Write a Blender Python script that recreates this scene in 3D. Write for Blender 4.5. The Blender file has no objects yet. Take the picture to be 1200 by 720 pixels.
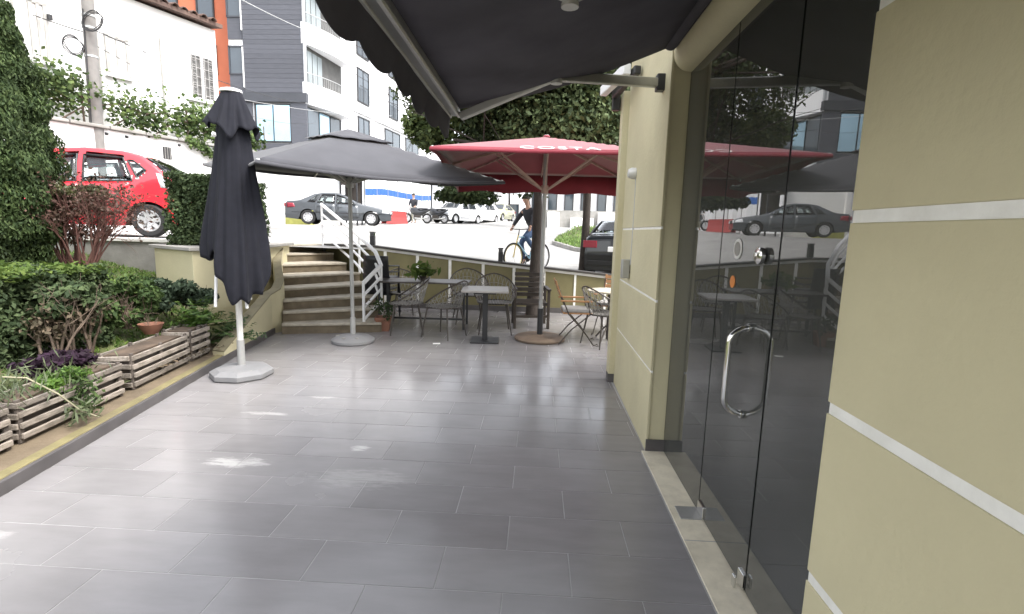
import bpy, bmesh, math, random
import numpy as np
from mathutils import Vector, Matrix
R = math.radians
random.seed(7); rng = np.random.default_rng(7)
C = bpy.context.scene.collection
sc = bpy.context.scene

# ------------------------------------------------------------------ camera, sky, sun, exposure
cam = bpy.data.cameras.new('camera'); cam_o = bpy.data.objects.new('camera', cam); C.objects.link(cam_o)
cam.sensor_width = 36; cam.lens = 590/1200*36; cam.clip_start = .05; cam.clip_end = 2000
rx, ux, fx = Vector((.998396, .050228, .026112)), Vector((-.033266, .147334, .988527)), Vector((-.045804, .987811, -.148769))
cam_o.matrix_world = Matrix(((rx.x, ux.x, -fx.x, 0), (rx.y, ux.y, -fx.y, 0), (rx.z, ux.z, -fx.z, 1.55), (0, 0, 0, 1)))
sc.camera = cam_o
sc.view_settings.view_transform = 'Standard'; sc.view_settings.look = 'None'; sc.view_settings.gamma = 1
sc.view_settings.exposure = 2.15
SUN = Vector((.62, -.30, 1.0)).normalized()
w = bpy.data.worlds.new('World'); sc.world = w; w.use_nodes = True
nt = w.node_tree; bg = nt.nodes['Background']
sky = nt.nodes.new('ShaderNodeTexSky'); sky.sky_type = 'NISHITA'; sky.sun_disc = False
sky.sun_elevation = math.asin(SUN.z); sky.sun_rotation = math.atan2(SUN.x, SUN.y)
sky.air_density = 1; sky.dust_density = 3
hs = nt.nodes.new('ShaderNodeHueSaturation'); hs.inputs['Saturation'].default_value = .22
nt.links.new(sky.outputs[0], hs.inputs['Color']); nt.links.new(hs.outputs[0], bg.inputs[0]); bg.inputs[1].default_value = .15
sl = bpy.data.lights.new('sun', 'SUN'); sl.energy = .9; sl.angle = R(24); sl.color = (1, .96, .9)
so = bpy.data.objects.new('sun', sl); C.objects.link(so); so.rotation_euler = SUN.to_track_quat('Z', 'Y').to_euler()

# ------------------------------------------------------------------ materials
MATS = {}
def nodes_of(m):
    m.use_nodes = True; t = m.node_tree; return t, t.nodes['Principled BSDF']
def mat(name, col, rough=.6, var=.12, scale=4, metal=0, bump=0, bscale=60, spec=.5, dirt=None, dirt_amt=.5, dscale=1.2, stretch=None, island=0, trans=0, coat=0, orand=0):
    if name in MATS: return MATS[name]
    m = bpy.data.materials.new(name); t, p = nodes_of(m); N = t.nodes.new; L = t.links.new
    p.inputs['Roughness'].default_value = rough; p.inputs['Metallic'].default_value = metal
    p.inputs['Specular IOR Level'].default_value = spec; p.inputs['Coat Weight'].default_value = coat
    g = N('ShaderNodeNewGeometry'); vec = g.outputs['Position']
    if stretch:
        mp = N('ShaderNodeMapping'); mp.inputs['Scale'].default_value = stretch; L(vec, mp.inputs[0]); vec = mp.outputs[0]
    n = N('ShaderNodeTexNoise'); n.inputs['Scale'].default_value = scale; n.inputs['Detail'].default_value = 5; L(vec, n.inputs[0])
    c = Vector(col)
    mx = N('ShaderNodeMix'); mx.data_type = 'RGBA'
    mx.inputs[6].default_value = (*(c*(1-var)), 1); mx.inputs[7].default_value = (*[min(1, v*(1+var)) for v in c], 1)
    rp = N('ShaderNodeMapRange'); rp.inputs[1].default_value = .3; rp.inputs[2].default_value = .7; L(n.outputs[0], rp.inputs[0]); L(rp.outputs[0], mx.inputs[0])
    out = mx.outputs[2]
    if dirt:
        n2 = N('ShaderNodeTexNoise'); n2.inputs['Scale'].default_value = dscale; n2.inputs['Detail'].default_value = 8; n2.inputs['Roughness'].default_value = .65; L(g.outputs['Position'], n2.inputs[0])
        r2 = N('ShaderNodeMapRange'); r2.inputs[1].default_value = .45; r2.inputs[2].default_value = .75; r2.inputs[4].default_value = dirt_amt; L(n2.outputs[0], r2.inputs[0])
        m2 = N('ShaderNodeMix'); m2.data_type = 'RGBA'; L(r2.outputs[0], m2.inputs[0]); L(out, m2.inputs[6]); m2.inputs[7].default_value = (*dirt, 1); out = m2.outputs[2]
    if island:
        h = N('ShaderNodeHueSaturation'); L(out, h.inputs['Color'])
        a = N('ShaderNodeMapRange'); a.inputs[3].default_value = 1-island; a.inputs[4].default_value = 1+island; L(g.outputs['Random Per Island'], a.inputs[0]); L(a.outputs[0], h.inputs['Value'])
        b = N('ShaderNodeMapRange'); b.inputs[3].default_value = .5+island*.045; b.inputs[4].default_value = .5-island*.045; L(g.outputs['Random Per Island'], b.inputs[0]); L(b.outputs[0], h.inputs['Hue'])
        out = h.outputs[0]
    if orand:
        h = N('ShaderNodeHueSaturation'); L(out, h.inputs['Color']); oi = N('ShaderNodeObjectInfo'); a = N('ShaderNodeMapRange'); a.inputs[3].default_value = 1-orand; a.inputs[4].default_value = 1+orand; L(oi.outputs['Random'], a.inputs[0]); L(a.outputs[0], h.inputs['Value']); out = h.outputs[0]
    L(out, p.inputs['Base Color'])
    if bump:
        nb = N('ShaderNodeTexNoise'); nb.inputs['Scale'].default_value = bscale; nb.inputs['Detail'].default_value = 6; L(vec, nb.inputs[0])
        bp = N('ShaderNodeBump'); bp.inputs['Strength'].default_value = bump; bp.inputs['Distance'].default_value = .01; L(nb.outputs[0], bp.inputs['Height']); L(bp.outputs[0], p.inputs['Normal'])
    if trans:
        tr = N('ShaderNodeBsdfTranslucent'); L(out, tr.inputs['Color']); ms = N('ShaderNodeMixShader'); ms.inputs[0].default_value = trans
        L(p.outputs[0], ms.inputs[1]); L(tr.outputs[0], ms.inputs[2]); L(ms.outputs[0], t.nodes['Material Output'].inputs[0])
    MATS[name] = m; return m
def glass(name, tint, ior=1.9, rough=0.0, dust=0):
    if name in MATS: return MATS[name]
    m = bpy.data.materials.new(name); m.use_nodes = True; t = m.node_tree; t.nodes.clear(); N = t.nodes.new; L = t.links.new
    o = N('ShaderNodeOutputMaterial'); tr = N('ShaderNodeBsdfTransparent'); tr.inputs[0].default_value = (*tint, 1)
    gl = N('ShaderNodeBsdfGlossy'); gl.inputs['Roughness'].default_value = rough
    fr = N('ShaderNodeFresnel'); fr.inputs[0].default_value = ior
    ms = N('ShaderNodeMixShader'); sh = tr.outputs[0]
    if dust:
        df = N('ShaderNodeBsdfDiffuse'); df.inputs[0].default_value = (.20, .205, .19, 1); m2 = N('ShaderNodeMixShader'); m2.inputs[0].default_value = dust; L(sh, m2.inputs[1]); L(df.outputs[0], m2.inputs[2]); sh = m2.outputs[0]
    L(fr.outputs[0], ms.inputs[0]); L(sh, ms.inputs[1]); L(gl.outputs[0], ms.inputs[2]); L(ms.outputs[0], o.inputs[0])
    MATS[name] = m; return m

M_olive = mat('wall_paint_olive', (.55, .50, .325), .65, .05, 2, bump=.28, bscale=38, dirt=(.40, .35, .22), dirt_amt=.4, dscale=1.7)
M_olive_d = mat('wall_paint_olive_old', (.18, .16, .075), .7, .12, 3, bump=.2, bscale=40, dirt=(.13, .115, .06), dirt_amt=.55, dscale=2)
M_groove = mat('white_groove_paint', (.82, .81, .77), .5, .06, 6, dirt=(.5, .48, .42), dirt_amt=.4, dscale=9)
M_white = mat('white_plaster', (.84, .83, .82), .7, .04, 1.5, bump=.15, bscale=25, dirt=(.55, .53, .5), dirt_amt=.25, dscale=.8)
M_whiteb = mat('white_render', (.82, .82, .83), .6, .03, 2)
M_charcoal = mat('charcoal_fabric', (.125, .119, .130), .85, .16, 3, bump=.1, bscale=400, spec=.2, trans=.4)
M_navy = mat('dark_parasol_fabric', (.011, .0115, .017), .85, .15, 14, bump=.15, bscale=300, spec=.25)
M_greyfab = mat('grey_parasol_fabric', (.062, .062, .070), .85, .1, 5, spec=.2, trans=.06, bump=.05, bscale=300)
M_red = mat('crimson_parasol_fabric', (.235, .036, .052), .75, .1, 4, trans=.035, spec=.2)
M_redlamp = mat('red_lamp_lens', (.22, .02, .035), .2, .1)
M_alu = mat('aluminium_grey', (.42, .42, .41), .4, .08, 12, metal=.75, bump=.03)
M_aluw = mat('aluminium_white', (.62, .61, .58), .42, .06, 10, metal=.2)
M_steel = mat('polished_steel', (.72, .72, .70), .12, .04, 10, metal=1)
M_pole = mat('pole_grey_paint', (.36, .36, .35), .45, .1, 8, metal=.3)
M_black = mat('black_metal', (.02, .02, .022), .45, .2, 10)
M_brownmetal = mat('brown_bronze_metal', (.075, .065, .058), .45, .2, 20, metal=.5)
M_wicker = mat('grey_wire_mesh', (.26, .25, .235), .5, .2, 20, metal=.4)
M_blackpl = mat('black_plastic', (.018, .018, .021), .42, .2, 6)
M_wood = mat('orange_wood', (.33, .17, .075), .5, .25, 14, stretch=(3, 3, 25))
M_cushion = mat('grey_cushion', (.30, .29, .28), .9, .1, 20, bump=.2, bscale=200)
M_darkwood = mat('dark_brown_wood', (.045, .035, .028), .5, .25, 12)
M_slat = mat('weathered_slat', (.27, .235, .20), .75, .35, 7, stretch=(8, 1, 12), bump=.4, bscale=30, dirt=(.10, .08, .06), dirt_amt=.85, dscale=5, orand=.3)
M_slatd = mat('weathered_slat_dark', (.10, .082, .07), .85, .3, 8, bump=.4, bscale=30)
M_soil = mat('garden_soil', (.085, .06, .042), .95, .35, 6, bump=.8, bscale=25)
M_grassy = mat('garden_grass_ground', (.085, .10, .035), .95, .4, 3, bump=.8, bscale=30, dirt=(.13, .095, .06), dirt_amt=.8, dscale=2.0)
M_grass = mat('grass_blades', (.10, .17, .03), .6, .3, 3, island=.35, trans=.3)
M_yellowkerb = mat('yellow_kerb_paint', (.175, .15, .07), .8, .2, 7, bump=.3, bscale=40, dirt=(.14, .115, .065), dirt_amt=1, dscale=4)
M_ledge = mat('brown_concrete_ledge', (.15, .115, .075), .85, .2, 6, bump=.4, bscale=40, dirt=(.10, .075, .05), dirt_amt=.7, dscale=4)
M_conc = mat('grey_concrete', (.30, .29, .27), .85, .15, 5, bump=.3, bscale=40, dirt=(.16, .15, .13), dirt_amt=.5, dscale=2)
M_base = mat('parasol_base_plastic', (.19, .19, .195), .6, .08, 6, bump=.15, bscale=60, dirt=(.2, .19, .18), dirt_amt=.4, dscale=6)
M_stonebase = mat('brown_stone_base', (.17, .125, .09), .7, .2, 9, bump=.3, bscale=40)
M_skirt = mat('dark_skirting_tile', (.085, .078, .078), .45, .2, 6)
M_tread = mat('stair_tread_stone', (.40, .36, .29), .75, .2, 9, bump=.3, bscale=50, dirt=(.16, .13, .09), dirt_amt=.6, dscale=4)
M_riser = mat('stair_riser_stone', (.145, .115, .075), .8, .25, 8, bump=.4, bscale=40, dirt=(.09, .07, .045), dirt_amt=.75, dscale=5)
M_coping = mat('dark_coping', (.05, .046, .042), .6, .2, 6)
M_marble = mat('beige_marble', (.66, .60, .47), .3, .12, 5, bump=.05, dirt=(.30, .26, .2), dirt_amt=.5, dscale=8)
M_road = mat('pale_asphalt', (.27, .265, .255), .9, .12, 1.2, bump=.3, bscale=60, dirt=(.15, .145, .14), dirt_amt=.8, dscale=.45, stretch=(1, 3, 1))
M_ground = mat('ground_earth', (.16, .15, .12), .95, .2, .5)
M_terra = mat('terracotta', (.21, .095, .06), .75, .15, 10, bump=.2)
M_leaf = mat('leaf_green', (.055, .09, .028), .72, .3, 2.2, island=.45, trans=.25, spec=.25)
M_leafd = mat('leaf_dark_green', (.050, .075, .031), .72, .3, 2.5, island=.45, trans=.2, spec=.25)
M_thuja = mat('thuja_green', (.042, .066, .022), .72, .35, 3, island=.45, trans=.2, spec=.25)
M_leafy = mat('leaf_yellow_green', (.088, .135, .03), .72, .25, 3, island=.35, trans=.35, spec=.25)
M_leafp = mat('leaf_purple', (.026, .012, .024), .72, .3, 6, island=.4, trans=.15, spec=.25)
M_leafr = mat('leaf_dry_red', (.085, .047, .032), .7, .35, 5, island=.45, trans=.2)
M_leafb = mat('leaf_dry_brown', (.085, .065, .038), .8, .3, 5, island=.4, trans=.15)
M_vine = mat('vine_leaf', (.065, .10, .03), .72, .35, 1.5, island=.5, trans=.25, spec=.25)
M_conif = mat('conifer_needles', (.075, .115, .03), .72, .4, 1.3, island=.5, trans=.25, spec=.25)
M_twig = mat('twig_bark', (.13, .095, .07), .9, .25, 10)
M_bark = mat('dark_bark', (.045, .036, .03), .95, .3, 10, bump=1, bscale=30, stretch=(6, 6, 1))
M_carred = mat('red_car_paint', (.58, .022, .035), .28, .04, 3, coat=1)
M_cardark = mat('dark_grey_car_paint', (.045, .052, .06), .3, .06, 3, coat=1)
M_carblack = mat('black_car_paint', (.012, .013, .016), .28, .06, 3, coat=1)
M_carwhite = mat('white_car_paint', (.78, .78, .78), .3, .03, 3, coat=1)
M_carpale = mat('pale_yellow_car_paint', (.48, .48, .33), .3, .03, 3, coat=1)
M_tyre = mat('tyre_rubber', (.018, .018, .018), .85, .2, 20)
M_rim = mat('alloy_rim', (.62, .62, .63), .3, .05, 10, metal=.7)
M_under = mat('car_underside', (.01, .01, .01), .9, .1)
M_lamp = mat('clear_lamp', (.7, .72, .74), .12, .1, 30)
M_seat = mat('car_seat_fabric', (.05, .05, .055), .9, .1)
M_tile_roof = mat('roof_tile_clay', (.10, .062, .05), .85, .3, 6, dirt=(.12, .08, .06), dirt_amt=.6, dscale=3)
M_orange = mat('orange_red_render', (.48, .145, .075), .8, .06, 1.5, bump=.1)
M_siding = mat('slate_grey_siding', (.082, .085, .10), .6, .1, 2, stretch=(1, 1, 6), orand=.1)
M_sidingd = mat('dark_slate_trim', (.055, .058, .068), .6, .1, 2)
M_frame = mat('dark_window_frame', (.03, .03, .033), .5, .1)
M_framew = mat('white_window_frame', (.78, .78, .78), .5, .05)
M_room = mat('dark_room', (.09, .088, .085), .9, .2, 2)
M_curtain = mat('pale_curtain', (.24, .27, .28), .9, .1, 8, stretch=(12, 12, .3))
M_oldpole = mat('grey_concrete_pole', (.20, .19, .18), .9, .15, 6, bump=.3, dirt=(.2, .18, .16), dirt_amt=.5, dscale=3)
M_cable = mat('black_cable', (.03, .03, .032), .6, .1)
M_cablew = mat('grey_cable', (.45, .45, .45), .6, .1)
M_blue = mat('blue_stripe_paint', (.03, .11, .36), .5, .08, 4)
M_fence = mat('white_metal_sheet', (.70, .71, .72), .5, .04, 3, orand=.12)
M_redpl = mat('red_barrier_plastic', (.26, .03, .028), .5, .1, 4)
M_ylow = mat('yellow_green_plinth', (.36, .36, .10), .8, .2, 4)
M_skin = mat('skin', (.48, .29, .21), .55, .08, 10)
M_jean = mat('blue_denim', (.05, .085, .16), .9, .2, 30)
M_jacket = mat('dark_jacket', (.025, .025, .03), .85, .2, 10)
M_shirt = mat('pale_shirt', (.62, .58, .60), .85, .1, 10)
M_hair = mat('dark_hair', (.018, .014, .012), .7, .2, 40)
M_paper = mat('white_paper', (.8, .8, .78), .8, .05)
M_bikeblue = mat('pale_blue_bike_paint', (.30, .50, .62), .35, .05)
M_sticker = mat('orange_sticker', (.65, .22, .04), .5, .1)
M_stickw = mat('white_sticker', (.7, .69, .66), .5, .1)
M_glass_door = glass('tinted_door_glass', (.55, .56, .53), 2.1, dust=.32)
M_glass_edge = mat('glass_edge_dark', (.012, .014, .013), .2, .1)
M_glass_car = glass('car_glass', (.86, .90, .90), 1.5)
M_glass_cardark = mat('dark_car_glass', (.03, .035, .04), .06, .1, spec=.8)
M_glass_win = mat('window_glass', (.05, .065, .08), .05, .1, .6, spec=1)
M_glass_blue = mat('mirrored_blue_glass', (.42, .60, .70), .04, .25, .5, metal=.85)

def tile_material():
    m = bpy.data.materials.new('grey_porcelain_tile'); t, p = nodes_of(m); N = t.nodes.new; L = t.links.new
    g = N('ShaderNodeNewGeometry'); oi = N('ShaderNodeObjectInfo')
    mp = N('ShaderNodeMapping'); mp.inputs['Scale'].default_value = (1.1, 4, 1); L(g.outputs['Position'], mp.inputs[0])
    n = N('ShaderNodeTexNoise'); n.inputs['Scale'].default_value = 2.5; n.inputs['Detail'].default_value = 8; n.inputs['Roughness'].default_value = .6; L(mp.outputs[0], n.inputs[0])
    n3 = N('ShaderNodeTexNoise'); n3.inputs['Scale'].default_value = .9; n3.inputs['Detail'].default_value = 7; L(g.outputs['Position'], n3.inputs[0])
    cr = N('ShaderNodeValToRGB'); L(n.outputs[0], cr.inputs[0])
    cr.color_ramp.elements[0].position = .3; cr.color_ramp.elements[0].color = (.205, .196, .197, 1)
    cr.color_ramp.elements[1].position = .72; cr.color_ramp.elements[1].color = (.245, .234, .236, 1)
    hv = N('ShaderNodeHueSaturation'); L(cr.outputs[0], hv.inputs['Color'])
    a = N('ShaderNodeMapRange'); a.inputs[3].default_value = .92; a.inputs[4].default_value = 1.07; L(oi.outputs['Random'], a.inputs[0]); L(a.outputs[0], hv.inputs['Value'])
    # dusty bloom in large soft patches
    d = N('ShaderNodeMapRange'); d.inputs[1].default_value = .48; d.inputs[2].default_value = .72; d.inputs[4].default_value = .22; L(n3.outputs[0], d.inputs[0])
    mx = N('ShaderNodeMix'); mx.data_type = 'RGBA'; L(d.outputs[0], mx.inputs[0]); L(hv.outputs[0], mx.inputs[6]); mx.inputs[7].default_value = (.38, .37, .375, 1)
    # white scuffs left by old paint: ellipses broken up by streaky noise
    out = mx.outputs[2]
    sp = N('ShaderNodeSeparateXYZ'); L(g.outputs['Position'], sp.inputs[0])
    def mth(op, a_, b_=None):
        q = N('ShaderNodeMath'); q.operation = op
        for i, v in enumerate((a_, b_)):
            if v is None: continue
            if isinstance(v, (int, float)): q.inputs[i].default_value = v
            else: L(v, q.inputs[i])
        return q.outputs[0]
    mp2 = N('ShaderNodeMapping'); mp2.inputs['Rotation'].default_value = (0, 0, R(-18)); mp2.inputs['Scale'].default_value = (2, 9, 1); L(g.outputs['Position'], mp2.inputs[0])
    ns = N('ShaderNodeTexNoise'); ns.inputs['Scale'].default_value = 4; ns.inputs['Detail'].default_value = 8; ns.inputs['Roughness'].default_value = .7; L(mp2.outputs[0], ns.inputs[0])
    for (cx, cy, ax, ay, amt) in ((-1.93, 3.03, .33, .11, .62), (-1.21, 3.33, .10, .08, .8), (-2.62, 2.17, .12, .05, .3), (-2.2, 3.9, .3, .06, .5), (-1.9, 4.35, .25, .05, .45), (-1.05, 2.9, .5, .2, .25)):
        q = mth('ADD', mth('POWER', mth('DIVIDE', mth('SUBTRACT', sp.outputs[0], cx), ax), 2), mth('POWER', mth('DIVIDE', mth('SUBTRACT', sp.outputs[1], cy), ay), 2))
        inside = N('ShaderNodeMapRange'); inside.inputs[1].default_value = 0; inside.inputs[2].default_value = 1; inside.inputs[3].default_value = .30; inside.inputs[4].default_value = -.12; L(q, inside.inputs[0])
        s = mth('ADD', ns.outputs[0], inside.outputs[0])
        k = N('ShaderNodeMapRange'); k.inputs[1].default_value = .60; k.inputs[2].default_value = .80; k.inputs[4].default_value = amt; L(s, k.inputs[0])
        m2 = N('ShaderNodeMix'); m2.data_type = 'RGBA'; L(k.outputs[0], m2.inputs[0]); L(out, m2.inputs[6]); m2.inputs[7].default_value = (.56, .55, .53, 1); out = m2.outputs[2]
        # limit to ellipse neighbourhood
        lim = N('ShaderNodeMapRange'); lim.inputs[1].default_value = .7; lim.inputs[2].default_value = 1.6; lim.inputs[3].default_value = 1; lim.inputs[4].default_value = 0; L(q, lim.inputs[0])
        L(mth('MULTIPLY', k.outputs[0], lim.outputs[0]), m2.inputs[0])
    L(out, p.inputs['Base Color'])
    rr = N('ShaderNodeMapRange'); rr.inputs[1].default_value = .3; rr.inputs[2].default_value = .7; rr.inputs[3].default_value = .12; rr.inputs[4].default_value = .30; L(n3.outputs[0], rr.inputs[0]); L(rr.outputs[0], p.inputs['Roughness'])
    bp = N('ShaderNodeBump'); bp.inputs['Strength'].default_value = .06; bp.inputs['Distance'].default_value = .01; L(n.outputs[0], bp.inputs['Height']); L(bp.outputs[0], p.inputs['Normal'])
    return m
M_tile = tile_material()
M_grout = mat('tile_grout', (.35, .345, .34), .9, .2, 5)

# ------------------------------------------------------------------ mesh helpers
class MB:
    def __init__(s): s.v = []; s.f = []; s.m = []
    def add(s, vs, fs, mi=0):
        b = len(s.v); s.v += [tuple(x) for x in vs]; s.f += [tuple(i+b for i in f) for f in fs]; s.m += [mi]*len(fs); return s
    def box(s, c, d, rz=0, mi=0, M=None):
        x, y, z = d[0]/2, d[1]/2, d[2]/2
        vs = [Vector((a, b, e)) for e in (-z, z) for a, b in ((-x, -y), (x, -y), (x, y), (-x, y))]
        m = Matrix.Translation(Vector(c)) @ (M if M is not None else Matrix.Rotation(rz, 4, 'Z'))
        return s.add([m @ q for q in vs], [(3, 2, 1, 0), (4, 5, 6, 7), (0, 1, 5, 4), (1, 2, 6, 5), (2, 3, 7, 6), (3, 0, 4, 7)], mi)
    def bar(s, p, q, wd, ht, mi=0, up=(0, 0, 1)):
        p, q = Vector(p), Vector(q); d = (q-p); ln = d.length; d.normalize(); u = Vector(up)
        sd = d.cross(u)
        if sd.length < 1e-4: sd = d.cross(Vector((1, 0, 0)))
        sd.normalize(); u = sd.cross(d)
        vs = [p + sd*a*wd/2 + u*b*ht/2 + d*e for e in (0, ln) for a, b in ((-1, -1), (1, -1), (1, 1), (-1, 1))]
        return s.add(vs, [(3, 2, 1, 0), (4, 5, 6, 7), (0, 1, 5, 4), (1, 2, 6, 5), (2, 3, 7, 6), (3, 0, 4, 7)], mi)
    def tube(s, pts, r, n=8, mi=0, closed=False):
        pts = [Vector(p) for p in pts]; k = len(pts); rs = r if isinstance(r, (list, tuple)) else [r]*k
        prev = None; vs = []
        for i, p in enumerate(pts):
            a = pts[(i-1) % k] if (i > 0 or closed) else p; b = pts[(i+1) % k] if (i < k-1 or closed) else p
            d = (b-a)
            if d.length < 1e-9: d = Vector((0, 0, 1))
            d.normalize()
            if prev is None: nrm = d.orthogonal().normalized()
            else:
                nrm = prev - d*prev.dot(d)
                nrm = nrm.normalized() if nrm.length > 1e-6 else d.orthogonal().normalized()
            prev = nrm; bn = d.cross(nrm)
            vs += [p + (nrm*math.cos(2*math.pi*j/n) + bn*math.sin(2*math.pi*j/n))*rs[i] for j in range(n)]
        fs = [(i*n+j, i*n+(j+1) % n, ((i+1) % k)*n+(j+1) % n, ((i+1) % k)*n+j) for i in range(k if closed else k-1) for j in range(n)]
        if not closed: fs += [tuple(range(n-1, -1, -1)), tuple((k-1)*n+j for j in range(n))]
        return s.add(vs, fs, mi)
    def lathe(s, prof, n=24, c=(0, 0, 0), mi=0, M=None, sx=1, sy=1, ph=0):
        vs = []; m = M or Matrix.Identity(4)
        for r, z in prof:
            vs += [m @ Vector((r*sx*math.cos(2*math.pi*j/n+ph), r*sy*math.sin(2*math.pi*j/n+ph), z)) + Vector(c) for j in range(n)]
        k = len(prof); fs = [(i*n+j, i*n+(j+1) % n, (i+1)*n+(j+1) % n, (i+1)*n+j) for i in range(k-1) for j in range(n)]
        fs += [tuple(range(n-1, -1, -1)), tuple((k-1)*n+j for j in range(n))]
        return s.add(vs, fs, mi)
    def prism(s, poly, z0, z1, mi=0):
        n = len(poly); z0 = z0 if isinstance(z0, (list, tuple)) else [z0]*n; z1 = z1 if isinstance(z1, (list, tuple)) else [z1]*n
        vs = [(p[0], p[1], z) for p, z in zip(poly, z0)] + [(p[0], p[1], z) for p, z in zip(poly, z1)]
        return s.add(vs, [tuple(range(n-1, -1, -1)), tuple(range(n, 2*n))] + [(i, (i+1) % n, n+(i+1) % n, n+i) for i in range(n)], mi)
    def grid(s, P, mi=0, wrap=False):
        a, b = len(P), len(P[0])
        return s.add([q for row in P for q in row], [(i*b+j, i*b+(j+1) % b, (i+1)*b+(j+1) % b, (i+1)*b+j) for i in range(a-1) for j in range(b if wrap else b-1)], mi)
    def build(s, name, m, parent=None, smooth=False, bev=0, solid=0, fix=True, ang=38):
        me = bpy.data.meshes.new(name); me.from_pydata(s.v, [], s.f)
        for x in (m if isinstance(m, (list, tuple)) else [m]): me.materials.append(x)
        if any(s.m): me.polygons.foreach_set('material_index', s.m)
        if fix:
            bm = bmesh.new(); bm.from_mesh(me); bmesh.ops.recalc_face_normals(bm, faces=bm.faces); bm.to_mesh(me); bm.free()
        if smooth:
            me.polygons.foreach_set('use_smooth', [True]*len(me.polygons)); me.set_sharp_from_angle(angle=R(ang))
        me.update()
        return link(name, me, parent, bev, solid)
def link(name, me, parent=None, bev=0, solid=0):
    o = bpy.data.objects.new(name, me); C.objects.link(o)
    if parent: o.parent = parent
    if solid:
        md = o.modifiers.new('solid', 'SOLIDIFY'); md.thickness = solid; md.offset = 0
    if bev:
        md = o.modifiers.new('bevel', 'BEVEL'); md.width = bev; md.segments = 2; md.limit_method = 'ANGLE'
    return o
def tag(o, label=None, cat=None, group=None, kind=None):
    for k, v in (('label', label), ('category', cat), ('group', group), ('kind', kind)):
        if v: o[k] = v
    return o
def T(name, label, cat, loc=(0, 0, 0), rz=0, group=None):
    o = bpy.data.objects.new(name, None); C.objects.link(o); o.location = loc; o.rotation_euler = (0, 0, rz); o.empty_display_size = .1
    return tag(o, label, cat, group)
def dup(root, loc, rz, label=None, scale=1):
    def cp(o, par):
        c = o.copy(); C.objects.link(c)
        if par: c.parent = par
        for ch in list(o.children): cp(ch, c)
        return c
    r = cp(root, None); r.location = loc; r.rotation_euler = (0, 0, rz); r.scale = (scale,)*3
    if label: r['label'] = label
    return r
def B(name, c, d, m, parent=None, rz=0, bev=.004, **k): return MB().box(c, d, rz).build(name, m, parent, bev=bev, **k)

# ---- foliage: many small leaf faces, each a folded quad
def leaves(name, P, Nrm, size, m, parent=None, aspect=1.8, spread=.9, dr=None):
    P = np.asarray(P, float); n = len(P)
    size = size*rng.uniform(.6, 1.35, n)[:, None]
    A = rng.normal(size=(n, 3)) if dr is None else np.asarray(dr)+rng.normal(size=(n, 3))*spread*.6
    Nn = np.asarray(Nrm, float)+rng.normal(size=(n, 3))*spread
    Nn /= np.linalg.norm(Nn, axis=1)[:, None]+1e-9
    A -= Nn*np.sum(A*Nn, 1)[:, None]; A /= np.linalg.norm(A, axis=1)[:, None]+1e-9
    Bv = np.cross(Nn, A)
    h = size*aspect/2; wd = size/2
    V = np.empty((n, 4, 3)); V[:, 0] = P-A*h; V[:, 1] = P+Bv*wd+Nn*size*.12; V[:, 2] = P+A*h; V[:, 3] = P-Bv*wd+Nn*size*.12
    me = bpy.data.meshes.new(name); me.vertices.add(4*n); me.vertices.foreach_set('co', V.reshape(-1))
    me.loops.add(4*n); me.loops.foreach_set('vertex_index', np.arange(4*n)); me.polygons.add(n)
    me.polygons.foreach_set('loop_start', np.arange(0, 4*n, 4)); me.polygons.foreach_set('loop_total', np.full(n, 4))
    for x in (m if isinstance(m, (list, tuple)) else [m]): me.materials.append(x)
    me.update(calc_edges=True); me.validate()
    return link(name, me, parent)
def shell_box(n, c, d, th=.1, rz=0, bumps=.05):
    d = np.array(d); P = rng.uniform(-.5, .5, (n, 3)); ar = np.array([d[1]*d[2], d[0]*d[2], d[0]*d[1]]); ax = rng.choice(3, n, p=ar/ar.sum()); sg = rng.choice([-1, 1], n)
    N = np.zeros((n, 3)); N[np.arange(n), ax] = sg; P[np.arange(n), ax] = sg*.5
    P = P*d - N*(rng.random(n)**1.5*th)[:, None]
    P += N*(bumps*np.sin(P[:, [1]]*9+P[:, [2]]*7)*np.sin(P[:, [0]]*8+1))
    cz, sz = math.cos(rz), math.sin(rz); Rm = np.array([[cz, -sz, 0], [sz, cz, 0], [0, 0, 1]])
    return P@Rm.T+np.array(c), N@Rm.T
def blob(n, c, r, k=14, sig=.28, shell=.5):
    c = np.array(c, float); r = np.array(r, float)
    q = rng.normal(size=(k, 3)); q /= np.linalg.norm(q, axis=1)[:, None]; q *= (shell+(1-shell)*rng.random((k, 1)))*.8
    i = rng.integers(0, k, n); g = rng.normal(size=(n, 3)); gn = g/(np.linalg.norm(g, axis=1)[:, None]+1e-9)
    P = q[i]+gn*(sig*rng.random((n, 1))**.4)
    return P*r+c, gn+np.array([0, 0, .4])
def branchy(mb, p, d, ln, r, depth, n=3, spread=.7, seg=3, tips=None):
    p = Vector(p); d = Vector(d).normalized(); pts = [p.copy()]; rs = [r]
    for i in range(seg):
        d = (d+Vector(rng.normal(size=3))*.13).normalized(); p = p+d*ln/seg; pts.append(p.copy()); rs.append(r*(1-.45*(i+1)/seg))
    mb.tube(pts, rs, 6 if depth > 1 else 4)
    if depth > 0:
        for _ in range(n):
            k = random.randint(max(1, seg-1), seg); nd = (d+Vector(rng.normal(size=3))*spread+Vector((0, 0, .15))).normalized()
            branchy(mb, pts[k], nd, ln*random.uniform(.55, .8), rs[k]*.65, depth-1, n, spread, seg, tips)
    elif tips is not None: tips.append(p.copy())

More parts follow.
